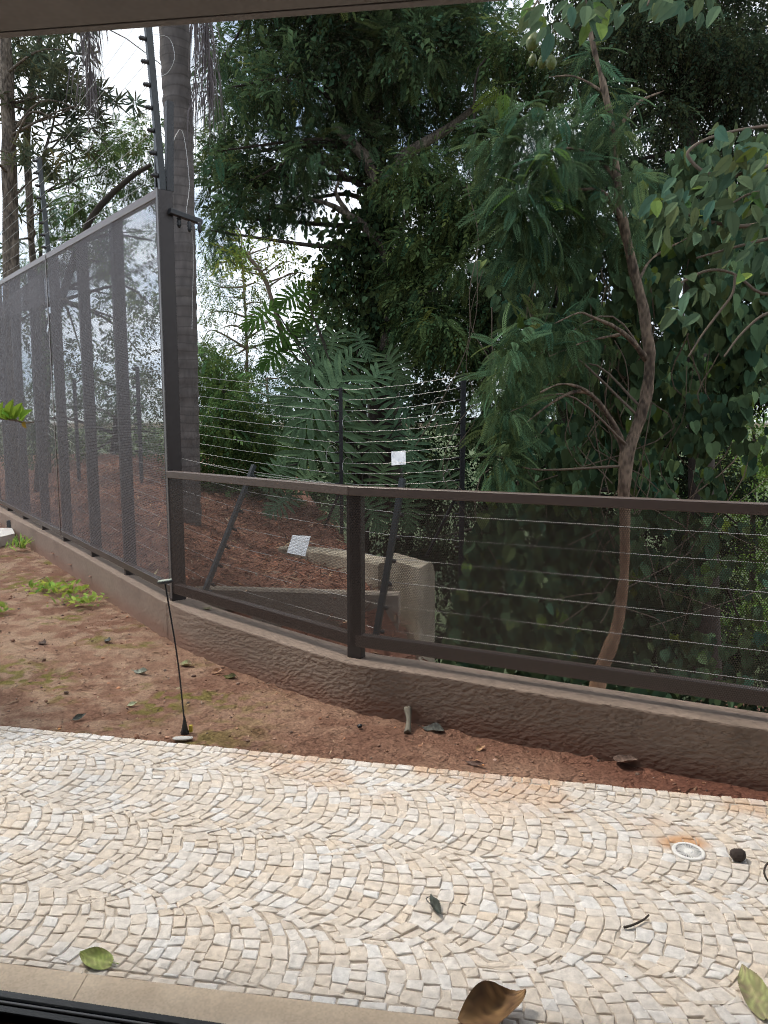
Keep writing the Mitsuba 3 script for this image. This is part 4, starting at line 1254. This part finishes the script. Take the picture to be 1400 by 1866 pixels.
for pts in ([(1020, 590), (1040, 660), (1045, 740), (1030, 800), (1060, 850), (1075, 820)], [(1120, 620), (1140, 660), (1145, 720), (1130, 760)], [(1080, 700), (1085, 780), (1095, 840), (1110, 900)],
            [(1060, 640), (1075, 690), (1065, 760)], [(990, 480), (965, 540), (960, 580)], [(1125, 1105), (1160, 1115), (1200, 1130), (1215, 1150)], [(1000, 1095), (1050, 1085), (1095, 1080)]):
    scene[child(KV, 'stem')] = mikit.ply(tube(smooth_path([at(a, b, YV - .75) for a, b in pts], 24), .0045, 5), 'twig_bark', smooth=True)
say(KV, 'curtain of dark heart shaped climbing leaves behind the bent trunk', 'climbing plant')

# ------------------------------------------------------------------ avocado tree reaching in from the right
KA = 'avocado_tree'
YA = 5.0
p, r = pxl(YA, (1560, 1100, 40), (1550, 700, 34), (1530, 400, 30), (1500, 100, 26), (1400, -220, 18), (1200, -330, 12))
limb(KA + '__trunk', p, r, 'tree_bark', 40, 12, .02)
tw = [[(1530, 400, 12), (1470, 390, 8), (1420, 400, 6), (1360, 412, 5), (1300, 405, 4), (1250, 390, 3)], [(1300, 320, 4.2), (1275, 308, 4.2), (1255, 286, 4.0), (1258, 272, 3.5), (1290, 252, 3), (1350, 236, 3), (1420, 225, 4), (1500, 200, 8)],
      [(1525, 330, 9), (1440, 300, 6), (1370, 310, 4), (1320, 330, 3)], [(1530, 500, 9), (1450, 520, 5), (1390, 535, 3.5), (1340, 500, 3.2), (1295, 492, 3), (1250, 510, 2.5), (1220, 530, 2)], [(1340, 500, 3), (1335, 535, 3), (1310, 570, 3), (1280, 610, 2.5), (1255, 650, 2)],
      [(1440, 560, 4), (1390, 575, 3), (1350, 610, 2.4), (1320, 650, 2)], [(1400, -220, 10), (1250, -120, 7), (1120, -60, 5), (1040, -30, 3)], [(1120, -60, 4), (1010, -40, 3), (980, 0, 2), (965, 40, 1.6), (975, 78, 1.2)], [(980, 0, 2), (995, 40, 1.4), (1003, 98, 1.2)], [(1250, -120, 5), (1200, -40, 3), (1180, 10, 2)],
      [(1420, 430, 4), (1340, 450, 3), (1270, 470, 2)], [(1450, 360, 4), (1380, 350, 3), (1330, 372, 2)]]
for pts in tw:
    p, r = pxl(YA, *pts)
    limb(child(KA, 'twig'), p, r * .8, 'twig_bark', 22, 6)
lv = []
for cl, k in (((1215, 395, 40), 18), ((1240, 370, 34), 14), ((1265, 410, 30), 12), ((1300, 350, 44), 16), ((1340, 300, 44), 18), ((1375, 280, 40), 15), ((1330, 250, 26), 8), ((1380, 340, 44), 16), ((1310, 410, 36), 12), ((1370, 420, 44), 16), ((1225, 440, 26), 8), ((1200, 380, 16), 5),
              ((1350, 460, 40), 9), ((1270, 540, 20), 5), ((1235, 525, 18), 5), ((1225, 580, 22), 6), ((1260, 590, 18), 5), ((1400, 500, 40), 10), ((1040, 20, 36), 9), ((1080, 40, 36), 10), ((1110, 30, 30), 8), ((1190, 15, 34), 9), ((1235, 25, 30), 8), ((980, 25, 26), 8), ((1000, 60, 18), 5), ((1290, 15, 30), 6), ((1100, -40, 60), 20), ((1250, -60, 60), 20)):
    px_, py_, rp_ = cl
    for _ in range(k):
        a, b = px_ + rng.normal(0, rp_ * .55), py_ + rng.normal(0, rp_ * .5)
        lv.append((at(a, b - 14, YA + rng.normal(0, .18)), rng.uniform(.11, .19)))
for i, (c, s) in enumerate(lv):
    yv = nrm(np.array([rng.normal(-.35, .5), rng.normal(-.2, .4), rng.normal(-.75, .35)]))
    nv = nrm(np.array([rng.normal(0, .4), rng.normal(-.7, .4), rng.normal(.6, .4)]))
    base = (.09, .13, .035) if rng.random() < .12 else (.060, .088, .050)
    v, f, cc = scatter(OVATE, c[None], yv[None], nv[None], np.array([s]), rcol(1, base, .22))
    scene[child(KA, 'leaf')] = mikit.ply((v, f), 'leaf_gloss', color=cc)


def avocado(px, py, Y, h, tilt):
    s = np.linspace(0, 1, 16)
    prof = np.sqrt(np.clip(s * (2 - s), 0, 1)) * .5 * (1 - .55 * smooth01((s - .35) / .65)) + .0
    prof[-1] = .02
    a = np.arange(20) * 2 * np.pi / 20
    v = np.array([[r * h * .72 * math.cos(t) * 1.25, r * h * .72 * math.sin(t) * 1.25, z * h] for z, r in zip(s, prof) for t in a])
    f = []
    for i in range(15):
        for j in range(20):
            p0, p1 = i * 20 + j, i * 20 + (j + 1) % 20
            f += [[p0, p1, p1 + 20], [p0, p1 + 20, p0 + 20]]
    v = v @ trimesh.transformations.rotation_matrix(tilt, [0, 1, 0])[:3, :3].T
    top_ = v[-20:].mean(0)
    v = v - top_ + at(px, py, Y)
    c = np.tile(np.array([[.105, .135, .035]]), (len(v), 1)) * (0.75 + .5 * meshkit.fbm(v * 60, 3))[:, None]
    scene[child(KA, 'fruit')] = mikit.ply((v, f), 'fruit_skin', smooth=True, color=c)


def smooth01(t):
    t = np.clip(t, 0, 1)
    return t * t * (3 - 2 * t)


scene['fruit_skin'] = {'type': 'twosided', 'bsdf': {'type': 'principled', 'base_color': VC, 'roughness': .38}}
for a in ((977, 60, YA, .115, .35), (1004, 100, YA - .02, .092, -.1), (990, 100, YA + .04, .085, .1), (973, 98, YA + .08, .078, .2)):
    avocado(*a)
say(KA, 'broad leaved tree reaching in from the right, with green pear shaped fruit near the top', 'tree')
say(KA + '__fruit', 'green pear shaped fruit')

# ------------------------------------------------------------------ big split leaved plant
KP = 'split_leaf_plant'
YP = 10.5
PL = [((620, 690), (550, 762), 10.3, .8, 0), ((622, 772), (538, 836), 10.2, .8, 0), ((640, 654), (598, 682), 10.9, .6, 0), ((594, 660), (548, 674), 10.9, .5, 0), ((705, 648), (730, 690), 11, .7, 0), ((690, 680), (655, 716), 10.6, .7, 0), ((655, 720), (640, 768), 10.5, .5, 0),
      ((683, 778), (680, 826), 10.4, .7, 0), ((756, 795), (745, 840), 10.6, .7, 0), ((765, 850), (770, 880), 10.3, .8, 0), ((520, 850), (495, 872), 10, .6, 0), ((575, 862), (540, 880), 10, .6, 0), ((780, 742), (815, 775), 10.8, .6, 0), ((705, 710), (745, 752), 10.9, .5, 0),
      ((500, 561), (448, 590), 10.9, .5, 1), ((553, 528), (508, 552), 11, .5, 1), ((531, 600), (488, 624), 10.9, .5, 1), ((524, 630), (476, 664), 10.9, .55, 1), ((565, 560), (540, 600), 11.2, .5, 1), ((580, 690), (520, 730), 10.9, .7, 0), ((560, 800), (510, 850), 10.6, .6, 1), ((640, 840), (610, 885), 10.2, .6, 0),
      ((700, 850), (690, 895), 10.3, .6, 0), ((530, 900), (500, 925), 9.9, .5, 0), ((630, 900), (600, 955), 10.0, .7, 0), ((660, 905), (690, 950), 10.0, .7, 0), ((740, 900), (745, 950), 10.2, .7, 0), ((800, 860), (825, 900), 10.4, .6, 0), ((590, 735), (575, 780), 10.8, .5, 1), ((720, 760), (720, 800), 10.9, .5, 0), ((560, 600), (575, 640), 11.2, .5, 0), ((610, 610), (600, 650), 11.1, .5, 0), ((650, 610), (670, 640), 11.2, .5, 0)]
stem0 = at(660, 900, 11.3)
for i, (b, e, Y, wdt, green) in enumerate(PL):
    pb, pe = at(*b, Y + .55), at(*e, Y + .42)
    L = np.linalg.norm(pe - pb) * 1.12
    L = max(L, .40) * (1.0 if green else 1.18)
    yv = nrm(pe - pb)
    nv = nrm(np.array([rng.normal(.0, .25), -1.0, .75 + rng.normal(0, .2)]))
    base = (.030, .060, .015) if green else (.066, .104, .056)
    v, f, cc = scatter(SPLIT[i % 3], pb[None], yv[None], nv[None], np.array([L]), rcol(1, base, .10, .05))
    scene[child(KP, 'leaf')] = mikit.ply((v, f), 'leaf_gloss', color=cc)
    pts = smooth_path([stem0 + [rng.normal(0, .1), 0, rng.uniform(-.2, 1.0)], (stem0 + pb) / 2 + [0, 0, .35], pb], 12)
    scene[child(KP, 'stalk')] = mikit.ply(tube(pts, .011, 6), 'dark_bark', smooth=True)
scene[KP + '__trunk'] = mikit.ply(tube(smooth_path([stem0 + [0, 0, -2.2], stem0 + [.05, 0, -.4], stem0 + [0, .1, 1.5]], 20), .07, 8), 'dark_bark', smooth=True)
say(KP, 'big plant with deeply split grey green leaves behind the upright wire fence', 'plant')

# ------------------------------------------------------------------ litter, pebbles and small things
n = 26000
x, y_ = rng.uniform(-7.5, 1.2, n), rng.uniform(4.2, 14, n)
m = (wall_side(x, y_) > .16)
x, y_ = x[m], y_[m]
n = len(x)
z = bank_h(x, y_) + rng.uniform(.0, .035, n)
pos = np.stack([x, y_, z], 1)
colc = np.where(rng.random((n, 1)) < .75, rcol(n, (.090, .040, .026), .45), rcol(n, (.16, .10, .064), .4))
leaves = scatter(LANCE, pos, np.column_stack([rng.normal(0, 1, n), rng.normal(0, 1, n), rng.normal(0, .35, n)]), np.column_stack([rng.normal(0, .4, n), rng.normal(0, .4, n), np.ones(n)]), rng.uniform(.05, .14, n), colc)
scene['leaf_litter'] = mikit.ply(leaves[:2], 'painted_bits', color=leaves[2])
say('leaf_litter', 'dry brown leaves and bits covering the bank', 'leaf litter', kind='stuff')


def pebble(r, seed):
    m = trimesh.creation.icosphere(1, r)
    v = np.array(m.vertices)
    v *= (1 + .5 * (meshkit.noise(v / r * 1.3 + seed, seed) - .5))[:, None]
    return v * [1, 1, .6], np.array(m.faces)


pv = []
PB = pebble(1, 4)
n = 9000
x, y_ = rng.uniform(-5, 3, n), rng.uniform(2.2, 9.5, n)
m = (wall_side(x, y_) < -.12) & (strip_v(x, y_) < -.03)
x, y_ = x[m], y_[m]
n = len(x)
s = np.exp(rng.normal(-5.5, .5, n))
colc = rcol(n, (.105, .060, .042), .55)
pe = scatter(PB, np.stack([x, y_, dirt_h(x, y_) + s * .3], 1), np.column_stack([rng.normal(0, 1, n), rng.normal(0, 1, n), rng.normal(0, .2, n)]), np.tile([0, 0, 1.], (n, 1)), s, colc)
n2 = 2600
x, y_ = rng.uniform(-5, 2.5, n2), rng.uniform(2.4, 9.5, n2)
m = (wall_side(x, y_) < -.13) & (strip_v(x, y_) < -.03)
x, y_ = x[m], y_[m]
n2 = len(x)
lt = scatter(LANCE, np.stack([x, y_, dirt_h(x, y_) + .006], 1), np.column_stack([rng.normal(0, 1, n2), rng.normal(0, 1, n2), rng.normal(0, .12, n2)]), np.column_stack([rng.normal(0, .3, n2), rng.normal(0, .3, n2), np.ones(n2)]), np.exp(rng.normal(-3.75, .45, n2)), rcol(n2, (.13, .085, .055), .6))
n3 = 70
uu, vv_ = rng.uniform(-.6, 4.3, n3), rng.uniform(.03, 1.75, n3) ** 1.3 * .85
xy = E0 + uu[:, None] * ev + vv_[:, None] * fv
cr = scatter(LANCE, np.column_stack([xy, np.full(n3, .004)]), np.column_stack([rng.normal(0, 1, n3), rng.normal(0, 1, n3), rng.normal(.1, .15, n3)]), np.column_stack([rng.normal(0, .4, n3), rng.normal(0, .4, n3), np.ones(n3)]), np.exp(rng.normal(-4.2, .4, n3)), rcol(n3, (.06, .042, .03), .6))
jv = join([pe, lt, cr])
scene['pebbles'] = mikit.ply(jv[:2], 'painted_bits', color=jv[2])
say('pebbles', 'small stones, crumbs and leaf bits scattered over the red dirt', 'pebbles', kind='stuff')


def big_leaf(key, c, yv, nv, L, wid, col, label, curl=.5, twist=0.0, stem=True, bsdf='painted_leaf', cup=.4):
    """A fallen leaf: curved blade with thickness, raised midrib and veins, short stalk."""
    ns, nw = 14, 9
    v, cc = [], []
    for i in range(ns + 1):
        t = i / ns
        w = wid * (math.sin(math.pi * min(t * .93 + .05, 1)) ** .75) * (1 - .25 * t)
        for j in range(nw):
            u = j / (nw - 1) * 2 - 1
            xx = u * w
            zz = cup * xx * xx / wid + curl * (t - .4) ** 2 + .05 * math.sin(7 * t + 2.5 * u + twist) * abs(u) + twist * u * w * (t - .5)
            vein = abs(math.sin((t * 8 - abs(u) * 1.6) * math.pi)) ** 8 * .010
            v.append([xx, t, zz + vein + (.012 if j == nw // 2 else 0)])
            k = 1 + .5 * (vein > .004) + (.45 if j == nw // 2 else 0)
            cc.append(k)
    v = np.array(v)
    v[:, 2] -= v[:, 2].min()
    f = []
    for i in range(ns):
        for j in range(nw - 1):
            a = i * nw + j
            f += [[a, a + 1, a + nw + 1], [a, a + nw + 1, a + nw]]
    f = np.array(f)
    th = .006
    V = np.vstack([v, v - [0, 0, th]])
    m_ = len(v)
    edge = [j for j in range(nw)] + [i * nw + nw - 1 for i in range(1, ns + 1)] + [ns * nw + j for j in range(nw - 2, -1, -1)] + [i * nw for i in range(ns - 1, 0, -1)]
    side = []
    for a, b in zip(edge, edge[1:] + edge[:1]):
        side += [[a, b, b + m_], [a, b + m_, a + m_]]
    Fc = np.vstack([f, f[:, ::-1] + m_, np.array(side)])
    C = np.concatenate([cc, cc])
    if stem:
        st = tube(np.array([[0, -.22, v[nw // 2][2] + .03], [.01, -.1, v[nw // 2][2] + .01], [0, .02, v[nw // 2][2]]]), .011, 5)
        Fc = np.vstack([Fc, np.array(st.faces) + len(V)])
        V = np.vstack([V, st.vertices])
        C = np.concatenate([C, np.full(len(st.vertices), 1.3)])
    yv, nv = np.asarray(yv, float), np.asarray(nv, float)
    R = frames(yv[None], nv[None])[0]
    P = np.asarray(c) + L * (V @ R.T)
    P[:, 2] += c[2] - P[:, 2].min()
    blot = meshkit.fbm(P * 55, 3, len(scene) % 13)
    c2 = np.asarray(col[1]) if len(col) > 1 else np.asarray(col[0]) * .6
    t = np.clip((blot - .38) * 3.2, 0, 1)[:, None]
    K = (np.asarray(col[0]) * (1 - t) + c2 * t) * C[:, None]
    scene[key] = mikit.ply((P, Fc), 'painted_bits', color=np.clip(K, 0, .8), smooth=True)
    say(key, label, 'leaf')


def flat(px, py, z=.004):
    return onz(px, py, z)


def dirv(a, b, z=0.0):                                    # direction on the ground between two pixels
    return nrm(onz(*b, z) - onz(*a, z))


big_leaf('fallen_leaf', flat(838, 1876), dirv((838, 1876), (944, 1836)) + [0, 0, .05], [-.1, -.30, .95], .20, .30, [(.24, .14, .06), (.12, .065, .032)], 'big curled brown dry leaf at the bottom edge of the paving', .7, .5, cup=1.25)
big_leaf('fallen_leaf_001', flat(1398, 1862), dirv((1398, 1862), (1356, 1776)), [-.12, -.35, .9], .185, .24, [(.24, .26, .11), (.20, .15, .10)], 'green and brown leaf lying at the lower right corner of the paving', .25, .2)
big_leaf('fallen_leaf_002', flat(206, 1760), dirv((206, 1760), (141, 1742)), [.1, -.35, .9], .115, .31, [(.18, .23, .06), (.28, .29, .12)], 'green veined leaf lying on the paving near the sill', .35, .1)
big_leaf('fallen_leaf_003', flat(800, 1672), dirv((802, 1674), (781, 1642)), [.4, -.3, .6], .085, .22, [(.075, .09, .08), (.03, .035, .03)], 'small dark curled leaf with a hooked stalk on the paving', .8, .6, cup=1.4)
hk = smooth_path([flat(790, 1652, .02), flat(780, 1643, .028), flat(777, 1637, .03), flat(783, 1634, .02)], 12)
scene['fallen_leaf_003__stalk'] = mikit.ply(tube(hk, .0016, 5), 'black_paint', smooth=True)
for i, (a, b, col, L, lab, wid, z) in enumerate((
        ((246, 1218), (282, 1224), [(.21, .23, .19), (.06, .06, .05)], .115, 'grey green leaf on the dirt left of the thin rod', .24, .0), ((328, 1205), (364, 1212), [(.22, .25, .12), (.18, .10, .07)], .12, 'pale green leaf on the dirt just right of the thin rod', .24, .0),
        ((410, 1228), (436, 1233), [(.08, .075, .02), (.03, .028, .012)], .10, 'dark olive leaf on the dirt against the low wall', .25, .0), ((385, 1222), (402, 1219), [(.34, .20, .12), (.26, .15, .1)], .07, 'small tan leaf between the pale green and the olive leaf', .35, .0),
        ((132, 1310), (152, 1303), [(.08, .085, .07), (.05, .05, .045)], .075, 'dark grey rolled leaf on the mossy dirt near the paving', .25, .0), ((232, 1282), (246, 1278), [(.34, .36, .24), (.26, .28, .18)], .06, 'tiny pale green leaf on the mossy dirt', .3, .0),
        ((193, 1164), (212, 1172), [(.09, .095, .09), (.04, .04, .04)], .085, 'dark grey crumpled leaf on the left dirt', .3, .0), ((74, 1166), (92, 1176), [(.06, .035, .025), (.03, .02, .015)], .10, 'dark brown crumpled leaf at the far left dirt', .3, .0),
        ((772, 1322), (812, 1334), [(.075, .08, .072), (.03, .03, .03)], .135, 'large dark grey leaf on the dirt at the wall foot', .27, .0), ((1118, 1388), (1156, 1396), [(.15, .10, .08), (.08, .05, .04)], .115, 'brown grey dry leaf on the dirt by the right end of the wall', .30, .0),
        ((1246, 1446), (1278, 1424), [(.20, .115, .07), (.14, .08, .05)], .11, 'long tan dry leaf on the dirt at the right', .13, .0), ((850, 1386), (884, 1394), [(.12, .075, .06), (.07, .04, .035)], .10, 'narrow brown leaf lying parallel to the paving edge', .12, .0),
        ((868, 1366), (888, 1358), [(.36, .22, .13), (.26, .15, .09)], .06, 'small bright tan curled leaf in the middle of the dirt', .3, .0), ((1168, 1692), (1140, 1684), [(.06, .04, .03), (.04, .03, .02)], .02, '', .1, .0))):
    if not lab:
        continue
    c = flat(*a, .0)
    c[2] = float(dirt_h(c[:1], c[1:2])[0]) + .004
    big_leaf(f'fallen_leaf_{i + 4:03d}', c, dirv(a, b) + [0, 0, .06], [rng.normal(0, .2), -.35, .9], L, wid, col, lab, rng.uniform(.3, .8), rng.uniform(-.3, .5), cup=.9)
c = at(372, 1083, 5.12)
c[2] = .274
big_leaf('fallen_leaf_020', c, dirv((372, 1083), (392, 1088)), [0, -.2, 1], .08, .3, [(.24, .23, .14), (.18, .14, .08)], 'small pale leaf lying on top of the low wall near the screen corner', .3)

tw_ = smooth_path([flat(1137, 1690, .008), flat(1150, 1687, .011), flat(1168, 1679, .012), flat(1176, 1674, .012), flat(1183, 1667, .02)], 16)
scene['twig'] = mikit.ply(tube(tw_, np.linspace(.0042, .0028, 16), 7), 'dark_bark', smooth=True)
say('twig', 'dark curved twig lying on the paving right of the small curled leaf', 'twig')
tw_ = smooth_path([flat(1100, 1606, .006), flat(1112, 1612, .008), flat(1124, 1621, .006)], 10)
scene['twig_001'] = mikit.ply(tube(tw_, .0016, 6), 'dark_bark', smooth=True)
say('twig_001', 'thin short twig on the paving left of the floor drain', 'twig')
tw_ = smooth_path([flat(1408, 1568, .01), flat(1397, 1576, .03), flat(1393, 1590, .035), flat(1399, 1604, .02), flat(1408, 1610, .01)], 16)
scene['twig_002'] = mikit.ply(tube(tw_, .0036, 7), 'dark_bark', smooth=True)
say('twig_002', 'dark curled stem at the right edge of the paving', 'twig')
s0 = flat(743, 1331)
s0[2] = -.01
s1 = at(743, 1291, float(s0[1]) + .13)
tw_ = smooth_path(np.column_stack([[s0, s0 * .5 + s1 * .5 + [.006, 0, 0], s1], [.020, .013, .022]]), 14)
scene['stick'] = mikit.ply(tube(tw_[:, :3], tw_[:, 3], 9), 'stick_bark', smooth=True)
scene['stick_bark'] = {'type': 'twosided', 'bsdf': {'type': 'principled', 'base_color': rgb(.17, .155, .125), 'roughness': .9}}
say('stick', 'short grey stick standing on the dirt against the low wall', 'stick')
sv, sf = pebble(.032, 9)
sv = sv * [1, .8, 1.3] + flat(1345, 1558, .02)
scene['seed_husk'] = mikit.ply((sv, sf), 'husk_brown')
scene['husk_brown'] = {'type': 'twosided', 'bsdf': {'type': 'principled', 'base_color': rgb(.035, .024, .02), 'roughness': .8}}
say('seed_husk', 'dark brown crumpled husk on the paving right of the floor drain', 'husk')
sv, sf = pebble(.014, 3)
scene['seed'] = mikit.ply((sv * [1, 1, 1.2] + flat(656, 1323, .006), sf), 'insulator_black', smooth=True)
say('seed', 'small round dark seed on the dirt left of the standing stick', 'seed')
sv, sf = pebble(.055, 5)
scene['flat_stone'] = mikit.ply((sv * [1.0, .45, .20] + flat(334, 1345, .003), sf), 'slab_grey', smooth=True)
say('flat_stone', 'pale flat stone at the paving edge under the thin rod', 'stone')

# thin rod with a disc on top
rb = flat(337, 1334, .0)
rt = at(301, 1063, float(rb[1]) + .06)
GR = 'garden_rod'
scene[GR + '__stem'] = mikit.ply(tube(smooth_path([rb + [0, 0, .05], rb * .5 + rt * .5 + [.012, 0, 0], rt], 24), .0042, 8), 'frame_black', smooth=True)
scene[GR + '__foot'] = mikit.ply(tube(np.array([rb + [0, 0, z] for z in (-.03, .0, .012, .05, .085)]), np.array([.022, .022, .017, .010, .004]), 16), 'frame_black', smooth=40)
hd = nrm(rt - rb)
scene[GR + '__disc'] = mikit.ply(tube(np.array([rt - hd * .004, rt, rt + hd * .006, rt + hd * .012, rt + hd * .014]), np.array([.010, .036, .040, .040, .034]), 28), 'black_paint', smooth=40)
scene[GR + '__disc_highlight'] = mikit.ply(tube(np.array([rt + hd * .0145, rt + hd * .0175]), np.array([.036, .035]), 28), 'highlight_grey', smooth=40)  # pale greenish layer painted as the highlight on the black disc
scene['highlight_grey'] = {'type': 'twosided', 'bsdf': {'type': 'principled', 'base_color': rgb(.38, .42, .36), 'roughness': .3}}
scene[GR + '__clip'] = mikit.ply(trimesh.creation.box([.016, .014, .036]).apply_translation(rb + [.030, .006, .016]), 'clip_yellow')
scene['clip_yellow'] = {'type': 'twosided', 'bsdf': {'type': 'principled', 'base_color': rgb(.42, .34, .04), 'roughness': .6}}
say(GR, 'thin black rod with a flat disc top and cone foot at the paving edge', 'garden rod')
say(GR + '__clip', 'small yellow piece at the foot')

# slab and small box at the far left
sl = [at(-60, 972, 9.9), at(26, 968, 9.6), at(26, 984, 8.9), at(-60, 1010, 8.2)]
scene['concrete_slab'] = mikit.ply(trimesh.creation.extrude_polygon(Polygon([(p_[0], p_[1]) for p_ in [onz(-90, 962, .12), onz(22, 962, .12), onz(27, 972, .12), onz(-90, 1000, .12)]]), .13, engine='earcut').apply_translation([0, 0, -.01]), 'slab_grey')
say('concrete_slab', 'corner of a pale concrete slab on the dirt at the far left edge', 'slab')
bx = onz(18, 961, .12)
scene['cable_box'] = mikit.ply(trimesh.creation.box([.055, .06, .10]).apply_translation(bx + [0, 0, .05]), 'black_paint')
say('cable_box', 'small black box standing on the concrete slab at the far left', 'box')


def weed(key, spots_, n, size, base, label, tpl=OVATE, up=.6):
    parts = []
    for px, py, rr in spots_:
        c = flat(px, py, .0)
        k = n
        d = np.column_stack([rng.normal(0, 1, k), rng.normal(0, 1, k), np.abs(rng.normal(up, .3, k))])
        p_ = c + np.column_stack([rng.normal(0, rr, k), rng.normal(0, rr, k), rng.uniform(.0, .05, k)])
        parts.append(scatter(tpl, p_, d, np.column_stack([rng.normal(0, .3, k), rng.normal(0, .3, k), np.ones(k)]), size * rng.uniform(.5, 1.2, k), rcol(k, base, .25)))
    v, f, c = join(parts)
    scene[key] = mikit.ply((v, f), 'leaf', color=c)
    big = len(spots_) > 1 or n > 30
    say(key, label, None if big else 'weed', kind='stuff' if big else None)


weed('weed', [(85, 1073, .08), (105, 1076, .10), (128, 1080, .10)], 46, .075, (.16, .22, .045), 'clump of bright green weeds on the dirt along the left wall, the upper one')
weed('weed_001', [(140, 1098, .10), (158, 1101, .08)], 40, .07, (.17, .23, .05), 'clump of bright green weeds nearest the paving, below the other clump')
weed('weed_002', [(36, 1002, .07)], 46, .16, (.15, .22, .05), 'tuft of fresh green blades at the wall foot by the concrete slab', LANCE, 1.6)
weed('weed_003', [(4, 1117, .03)], 14, .07, (.16, .22, .05), 'tiny green sprout at the left edge of the dirt')

# garden shrub whose twig reaches in at the left edge
KS = 'garden_shrub'
YS = 4.35
sb = at(-190, 1130, YS)
scene[KS + '__stem'] = mikit.ply(tube(smooth_path([np.array([sb[0], sb[1], -.03]), at(-170, 900, YS), at(-120, 790, YS), at(-40, 762, YS), at(20, 764, YS), at(44, 770, YS), at(62, 769, YS)], 30), np.linspace(.018, .0028, 30), 7), 'twig_bark', smooth=True)
lv = [((10, 765), (-6, 742)), ((14, 764), (20, 733)), ((22, 764), (36, 738)), ((34, 766), (52, 748)), ((24, 764), (6, 745)), ((40, 768), (40, 742)), ((42, 768), (46, 778)), ((-20, 762), (-40, 735)), ((2, 762), (2, 736)), ((-40, 765), (-60, 740)), ((30, 765), (28, 748)), ((16, 764), (-2, 756))]
for i, (a, b) in enumerate(lv):
    pa, pb = at(*a, YS), at(*b, YS - rng.uniform(-.03, .05))
    col_ = rcol(1, (.20, .13, .03) if i == 6 else (.13, .21, .03), .12)
    v, f, cc = scatter(OVATE, pa[None], (pb - pa)[None], nrm(np.array([[rng.normal(0, .3), -1, .6]])), np.array([np.linalg.norm(pb - pa)]) * 1.15, col_)
    v = v
    scene[child(KS, 'leaf')] = mikit.ply((v, f), 'leaf', color=cc)
parts = []
for i in range(34):
    parts += clump_leaves([OVATE], at(-290 + rng.normal(0, 60), 880 + rng.normal(0, 110), YS + rng.normal(0, .25)), .18, 40, .075, (.10, .16, .03), droop=.1)
leaves_to(KS + '__foliage', parts)
say(KS, 'garden shrub twig with fresh green leaves reaching in at the left edge', 'shrub')
